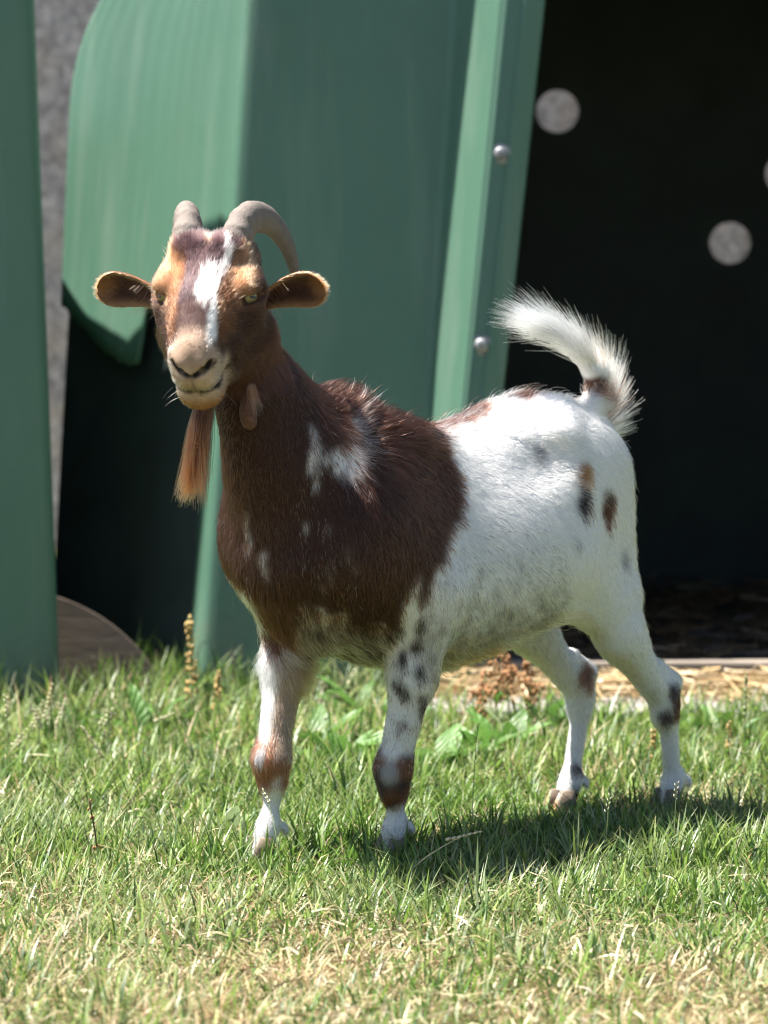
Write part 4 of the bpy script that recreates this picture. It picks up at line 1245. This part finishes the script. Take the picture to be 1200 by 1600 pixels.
# dry lying stems in the foreground thatch
def litter():
    n = 9000
    x = RNG.uniform(-1.0, 1.0, n); y = 4.5 + RNG.random(n) ** 1.3 * 2.4
    k = RNG.random(n) < dryness(x, y) * 1.5; x, y = x[k], y[k]; n = len(x)
    az = RNG.random(n) * math.pi * 2; L = RNG.uniform(.010, .045, n); tilt = np.abs(RNG.normal(0, .22, n))
    d = np.stack([np.cos(az) * np.cos(tilt), np.sin(az) * np.cos(tilt), np.sin(tilt)], 1)
    p0 = np.stack([x, y, RNG.uniform(.002, .022, n)], 1); w = RNG.uniform(.0005, .0013, n)
    side = norm(np.cross(d, RNG.normal(size=(n, 3))))
    mid = p0 + d * (L * .5)[:, None] + np.array([0, 0, 1]) * (RNG.random(n) * .006)[:, None]
    end = p0 + d * L[:, None]
    V = np.stack([p0 - side * w[:, None], p0 + side * w[:, None], mid - side * w[:, None], mid + side * w[:, None], end - side * w[:, None] * .5, end + side * w[:, None] * .5], 1)
    t = np.array([(0, 1, 3, 2), (2, 3, 5, 4)])
    Fc = (np.arange(n)[:, None, None] * 6 + t[None]).reshape(-1, 4)
    c = DRYS[RNG.integers(0, len(DRYS), n)] * RNG.uniform(.5, 1.2, n)[:, None]
    tag(mesh_obj('dry_grass_litter', V.reshape(-1, 3), Fc, STRAW, None, True, np.repeat(c[:, None], 6, 1).reshape(-1, 3)), 'dry grass stems lying loose among the green blades', 'straw', kind='stuff')
litter()
# straw in front of and inside the shelter doorway
def straw(name, label, n, xr, yr, zr, cols, lr=(.03, .12), lift=.25):
    x = RNG.uniform(*xr, n); y = RNG.uniform(*yr, n); az = RNG.random(n) * math.pi * 2; L = RNG.uniform(*lr, n); tl = RNG.normal(0, lift, n) * .6
    d = np.stack([np.cos(az) * np.cos(tl), np.sin(az) * np.cos(tl), np.sin(tl)], 1)
    p0 = np.stack([x, y, RNG.uniform(*zr, n)], 1) - d * L[:, None] / 2; p1 = p0 + d * L[:, None]
    p0[:, 2] = np.maximum(p0[:, 2], zr[0]); p1[:, 2] = np.maximum(p1[:, 2], zr[0])
    w = RNG.uniform(.0010, .0024, n)[:, None]; side = norm(np.cross(d, RNG.normal(size=(n, 3))))
    V = np.stack([p0 - side * w, p0 + side * w, p1 + side * w, p1 - side * w], 1)
    Fc = np.arange(n * 4).reshape(-1, 4)
    c = cols[RNG.integers(0, len(cols), n)] * RNG.uniform(.7, 1.3, n)[:, None]
    tag(mesh_obj(name, V.reshape(-1, 3), Fc, STRAW, None, True, np.repeat(c[:, None], 4, 1).reshape(-1, 3)), label, 'straw', kind='stuff')
straw('straw', 'pale straw spilled outside the shelter threshold', 1500, (.10, 1.5), (7.30, 7.565), (.014, .045), np.array([(.46, .33, .17), (.38, .26, .13), (.55, .42, .25)]))
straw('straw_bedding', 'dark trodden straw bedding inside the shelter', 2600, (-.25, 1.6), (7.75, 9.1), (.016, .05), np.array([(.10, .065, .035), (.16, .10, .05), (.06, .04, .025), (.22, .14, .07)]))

# ---- weeds
def leaf_mesh(L, W, wav=.06, seed=0, fold=.25, curl=.5, nl=9, nw=5, prof=None):
    """broad leaf along +x, rising and drooping, with a folded midrib and wavy margin"""
    r = np.random.default_rng(seed); V = []
    ph = r.random() * 6
    for i in range(nl):
        u = i / (nl - 1)
        w = W * (math.sin(math.pi * min(1, u * .92 + .06)) ** .75 if prof is None else prof(u))
        a = curl * u
        cx = L * (math.sin(a) / max(curl, 1e-3)); cz = -L * (1 - math.cos(a)) / max(curl, 1e-3)
        for j in range(nw):
            t = 2 * j / (nw - 1) - 1
            V.append((cx, t * w, cz + abs(t) * w * fold + wav * W * math.sin(u * 11 + ph + t * 2) * abs(t)))
    f = np.array([(i * nw + j, i * nw + j + 1, (i + 1) * nw + j + 1, (i + 1) * nw + j) for i in range(nl - 1) for j in range(nw - 1)])
    return np.array(V), f
def leaf_mat(name, c1, c2, rough=.45):
    m = Mat(name); v = m.coord()
    n = m.noise(70, 5, .6, v); oi = m.node('ShaderNodeObjectInfo')
    c = m.ramp(n, [(.3, c1), (.7, c2)])
    hs = m.node('ShaderNodeHueSaturation'); m.l.new(c, hs.inputs['Color'])
    mr = m.node('ShaderNodeMapRange'); m.l.new(oi.outputs['Random'], mr.inputs[0]); mr.inputs[3].default_value = .7; mr.inputs[4].default_value = 1.35
    m.l.new(mr.outputs[0], hs.inputs['Value'])
    m.base(hs.outputs[0]); m.set(Roughness=rough)
    wv = m.node('ShaderNodeTexWave', bands_direction='DIAGONAL'); wv.inputs['Scale'].default_value = 60; wv.inputs['Distortion'].default_value = 3; m.l.new(v, wv.inputs[0])
    m.bump(wv.outputs['Fac'], .35, .004)
    t = m.node('ShaderNodeBsdfTranslucent'); m.l.new(hs.outputs[0], t.inputs[0])
    x = m.node('ShaderNodeMixShader'); x.inputs[0].default_value = .35
    m.l.new(m.b.outputs[0], x.inputs[1]); m.l.new(t.outputs[0], x.inputs[2]); m.l.new(x.outputs[0], m.out.inputs[0])
    return m.m
DOCK = leaf_mat('dock_leaf', (.075, .17, .03), (.13, .25, .055))
PALE = leaf_mat('pale_leaf', (.17, .24, .10), (.26, .32, .17))
STEM = simple('weed_stem', (.13, .17, .06), .6, 60, .3)
RUSTY = simple('dock_seed', (.30, .145, .06), .8, 80, .45)
YSEED = simple('ripe_seed', (.36, .25, .09), .8, 80, .4)
SEEDM = simple('grass_seed', (.42, .38, .24), .7, 90, .3)
GSTEM = simple('grass_stem', (.20, .24, .10), .6, 60, .3)
DSTEM = simple('dry_stem', (.55, .46, .29), .6, 60, .3)

def place_leaf(parent, L, W, az, el, roll=0, at=(0, 0, 0), seed=0, mat=DOCK, curl=.7, name='leaf'):
    v, f = leaf_mesh(L, W, .08, seed, .22, curl)
    o = mesh_obj(name, v, f, mat, parent)
    o.location = at; o.rotation_euler = (roll, -el, az)
    return o
rr = random.Random(5)
def dock_plant(x, y, n, L, W, label, mat=DOCK, name='dock_plant', group='broad-leaved weeds behind the goat', extra=()):
    e = empty(name, (x, y, -.005)); tag(e, label, 'weed', group)
    for i in range(n):
        az = 2 * math.pi * (i + rr.random() * .7) / n
        el = rr.uniform(.5, 1.3)
        place_leaf(e, L * rr.uniform(.7, 1.15), W * rr.uniform(.75, 1.15), az, el, rr.uniform(-.5, .5), (math.cos(az) * .006, math.sin(az) * .006, 0), rr.randrange(999), mat, rr.uniform(.4, 1.2))
    for (L_, W_, az, el, m_) in extra: place_leaf(e, L_, W_, az, el, rr.uniform(-.3, .3), (0, 0, 0), rr.randrange(999), m_, .5)
    return e
def gp(px, d): return (px - 600) * d / 6600
dock_plant(gp(535, 6.60), 6.60, 13, .105, .017, 'leafy green weed between the forelegs, one long pale leaf leaning over', extra=((.14, .017, .3, .75, PALE),))
dock_plant(gp(580, 6.55), 6.55, 10, .085, .017, 'bright green low weed beside the near foreleg')
dock_plant(gp(690, 6.60), 6.60, 12, .100, .021, 'broad-leaved dock growing under the goat belly')
dock_plant(gp(745, 6.70), 6.70, 12, .095, .019, 'dock rosette below the brown belly patch, next to the red seed stems')
dock_plant(gp(795, 6.80), 6.80, 10, .100, .017, 'leafy weed in front of the far hind leg')
dock_plant(gp(500, 6.8), 6.8, 8, .12, .020, 'small green weed behind the far foreleg')
dock_plant(gp(355, 5.98), 5.98, 4, .060, .0135, 'flat pale leafed weed low in the grass beside the far front hoof', PALE)
dock_plant(gp(225, 6.95), 6.95, 7, .11, .015, 'bright weed in the shadow edge at the foot of the shelters')

dock_plant(gp(415, 7.25), 7.25, 9, .110, .016, 'leafy weed against the foot of the dark front panel, just right of the lit fold')
dock_plant(gp(560, 7.20), 7.20, 10, .120, .018, 'tall leafy weed at the shelter foot, framed between the two forelegs')
dock_plant(gp(625, 7.05), 7.05, 8, .100, .017, 'weed half hidden behind the near foreleg')
dock_plant(gp(860, 7.12), 7.12, 8, .090, .014, 'small weed in front of the straw, between the hind legs')
dock_plant(gp(1130, 7.05), 7.05, 7, .080, .012, 'narrow-leaved weed before the doorway sill at far right')
def seed_stalk(name, label, x, y, H, lean, smat, cmat, n, r, z0=.35, sr=.0045, group=None, cat='weed', branches=0, leafs=2):
    """upright stem with whorls of small seeds"""
    e = empty(name, (x, y, -.005)); tag(e, label, cat, group)
    rg = np.random.default_rng(int(abs(x * 1e4)) + n)
    path = smooth_path([(0, 0, 0), (lean[0] * .4, lean[1] * .4, H * .5), (lean[0], lean[1], H)], 12)
    mb = MB(); mb.tube(path, np.linspace(.0019, .0008, 12), 6); mb.build('stem', smat, e)
    stems = [path]
    for b in range(branches):
        i = 5 + b; q = path[i]; a = rg.random() * 6.3; l = H * .28
        p2 = smooth_path([q, q + (math.cos(a) * l * .35, math.sin(a) * l * .35, l * .6), q + (math.cos(a) * l * .45, math.sin(a) * l * .45, l)], 8)
        mb = MB(); mb.tube(p2, np.linspace(.0012, .0006, 8), 5); mb.build('stem', smat, e); stems.append(p2)
    sb = MB(); oc = np.array([(1, 0, 0), (-1, 0, 0), (0, 1, 0), (0, -1, 0), (0, 0, 1.3), (0, 0, -1.3)], float); of = [(0, 2, 4), (2, 1, 4), (1, 3, 4), (3, 0, 4), (2, 0, 5), (1, 2, 5), (3, 1, 5), (0, 3, 5)]
    for k in range(n):
        st = stems[rg.integers(0, len(stems))] if rg.random() < .6 else stems[0]
        t = z0 + (1 - z0) * rg.random() ** .9
        lay = round(t * 16) / 16 + rg.normal(0, .008); lay = min(max(lay, 0), 1)
        q = st[min(int(lay * (len(st) - 1)), len(st) - 2)]; q2 = st[min(int(lay * (len(st) - 1)) + 1, len(st) - 1)]; fr = lay * (len(st) - 1) % 1
        c = q * (1 - fr) + q2 * fr
        a = rg.random() * 6.3; rad = r * (1.15 - .75 * t) * rg.uniform(.5, 1.1)
        sz = sr * rg.uniform(.6, 1.2)
        sb.add(oc * sz * (.7, .7, 1) + c + np.array((math.cos(a) * rad, math.sin(a) * rad, -.002)), of)
    o = sb.build('seed_head', cmat, e); o['kind'] = 'stuff'
    for k in range(leafs):
        place_leaf(e, H * .28, .008, rg.random() * 6.3, .9, 0, tuple(path[2 + 2 * k]), int(rg.integers(0, 999)), DOCK, .8)
    return e
seed_stalk('dock_stalk', 'tall ochre dock seed stalk against the shelter, left of the goat chest', gp(300, 7.05), 7.05, .20, (-.008, 0, 0), STEM, YSEED, 110, .012, .30, .0042, leafs=2)
seed_stalk('dock_stalk', 'short ochre seed spike at the shelter foot, just right of the tall one', gp(335, 7.1), 7.1, .10, (.004, 0, 0), STEM, YSEED, 40, .010, .3, .004)
for k, (px, d, H, lb) in enumerate(((775, 7.0, .16, 'rusty red dock seed stem beside the white hind thigh'), (800, 7.05, .145, 'branched rusty seed stem in front of the doorway sill'), (750, 6.95, .12, 'low rust-coloured seed stem under the belly'), (835, 7.0, .135, 'rusty seed stem behind the far hind leg'))):
    seed_stalk('dock_stalk', lb, gp(px, d), d, H, (.012 * (-1) ** k, 0, 0), STEM, RUSTY, 90, .016, .35, .0042, 'rusty dock stems under the goat', branches=2)
seed_stalk('dock_stalk', 'thin dark seed stem standing upright right of the near hind leg', gp(1168, 6.7), 6.7, .15, (.002, 0, 0), STEM, GSTEM, 30, .004, .5, .003)
seed_stalk('dock_stalk', 'brownish seed stem in the grass below the straw, right of the hind hoof', gp(1140, 6.6), 6.6, .085, (.004, 0, 0), STEM, YSEED, 40, .007, .3, .003)
seed_stalk('dock_stalk', 'reddish-brown seed stem between the two hind hooves', gp(1022, 6.5), 6.5, .09, (.003, 0, 0), STEM, YSEED, 50, .008, .2, .003)
seed_stalk('dock_stalk', 'dark brown dead weed stem standing in the grass at far left', gp(150, 5.75), 5.75, .095, (-.014, 0, 0), simple('dead_stem', (.07, .04, .025), .8, 60, .3), RUSTY, 12, .006, .2, .003, leafs=0)

def grass_stalk(label, x, y, H, lean, smat, seedlen=.05, thick=.0009, group='grass stems gone to seed', sw=.0022, cat='grass stem', sag=0):
    e = empty('grass_seed_stem', (x, y, -.004)); tag(e, label, cat, group)
    l = np.array(lean, float)
    path = smooth_path([np.zeros(3), l * .35 + (0, 0, H * .55), l * .75 + (0, 0, H * .9), l + (0, 0, H - sag)], 18)
    mb = MB(); mb.tube(path, np.linspace(thick, thick * .5, 18), 5); mb.build('stem', smat, e)
    rg = np.random.default_rng(int(abs(x * 9e3)) + 3)
    d = norm(path[-1] - path[-3]); sd = norm(np.cross(d, rg.normal(size=3)))
    sb = MB(); n = max(6, int(seedlen / .0042))
    for k in range(n):
        t = k / n; c = path[-1] - d * seedlen * (1 - t) * .9 + sd * sw * .8 * (1 if k % 2 else -1)
        dd = norm(d + sd * .35 * (1 if k % 2 else -1) + rg.normal(0, .12, 3)); r = sw * (1.1 - .5 * t)
        a = norm(np.cross(dd, sd + .01)); b = np.cross(dd, a)
        ln = .0065
        v = [c, c + dd * ln * .45 + a * r, c + dd * ln * .45 + b * r, c + dd * ln * .45 - a * r, c + dd * ln * .45 - b * r, c + dd * ln]
        sb.add(v, [(0, 2, 1), (0, 3, 2), (0, 4, 3), (0, 1, 4), (5, 1, 2), (5, 2, 3), (5, 3, 4), (5, 4, 1)])
    o = sb.build('seed_head', smat if smat is DSTEM else SEEDM, e); o['kind'] = 'stuff'
    return e
spots = [(8, 6.6, .125, (-.004, 0, 0), 'at the picture edge'), (52, 6.75, .095, (.014, 0, 0), ''), (72, 6.8, .115, (.010, 0, 0), ''), (60, 6.7, .09, (-.012, 0, 0), ''), (88, 6.75, .10, (.012, 0, 0), ''), (100, 6.8, .085, (-.01, 0, 0), ''),
         (150, 6.7, .085, (.024, 0, 0), ''), (165, 6.7, .09, (.003, 0, 0), ''), (140, 6.6, .075, (-.016, 0, 0), ''), (215, 6.75, .075, (.055, 0, 0), ''), (28, 6.65, .07, (.02, 0, 0), '')]
for k, (px, d, H, l, _) in enumerate(spots):
    grass_stalk('pale seeding grass stem %s' % ('at the picture edge, below the left shelter panel', 'leaning right, second from the picture edge', 'tallest of those before the left shelter panel', 'leaning left at the foot of the left shelter panel', 'leaning right beside the left shelter corner', 'leaning left at the left shelter corner', 'leaning right in front of the curved board', 'standing upright in front of the curved board', 'leaning left, short, in front of the curved board', 'slanting far right before the dark gap', 'short and leaning right near the picture edge')[k], gp(px, d), d, H, l, GSTEM, .040 + .014 * (k % 3), .0013, sw=.0032)
grass_stalk('long dry grass stem with a seed head slanting up beside the near front hoof', gp(603, 5.50), 5.50, .085, (.125, 0.03, 0), DSTEM, .055, .0011, None, .0026)
grass_stalk('fine green grass stem with a seed head crossing the far front leg', gp(440, 5.62), 5.62, .118, (-.028, .05, 0), GSTEM, .03, .0007, None, .0014)
grass_stalk('thin dark grass stem standing under the belly', gp(738, 5.95), 5.95, .17, (.010, 0, 0), GSTEM, .03, .0007, None, .001)
grass_stalk('bent dry stem lying across the shadow between the hooves', gp(735, 5.58), 5.58, .03, (.075, 0.01, 0), DSTEM, .05, .001, None, .002)
grass_stalk('thick dry stem leaning at the lower left corner of the field', gp(48, 4.86), 4.86, .10, (.065, .02, 0), DSTEM, .05, .0014, None, .0022)
grass_stalk('thin green seeding stem in front of the hind hooves', gp(950, 5.75), 5.75, .10, (.006, 0, 0), GSTEM, .03, .0007, None, .0012)
grass_stalk('second thin green seeding stem in front of the hind hooves, further right', gp(1058, 5.8), 5.8, .11, (.004, 0, 0), GSTEM, .03, .0007, None, .0012)
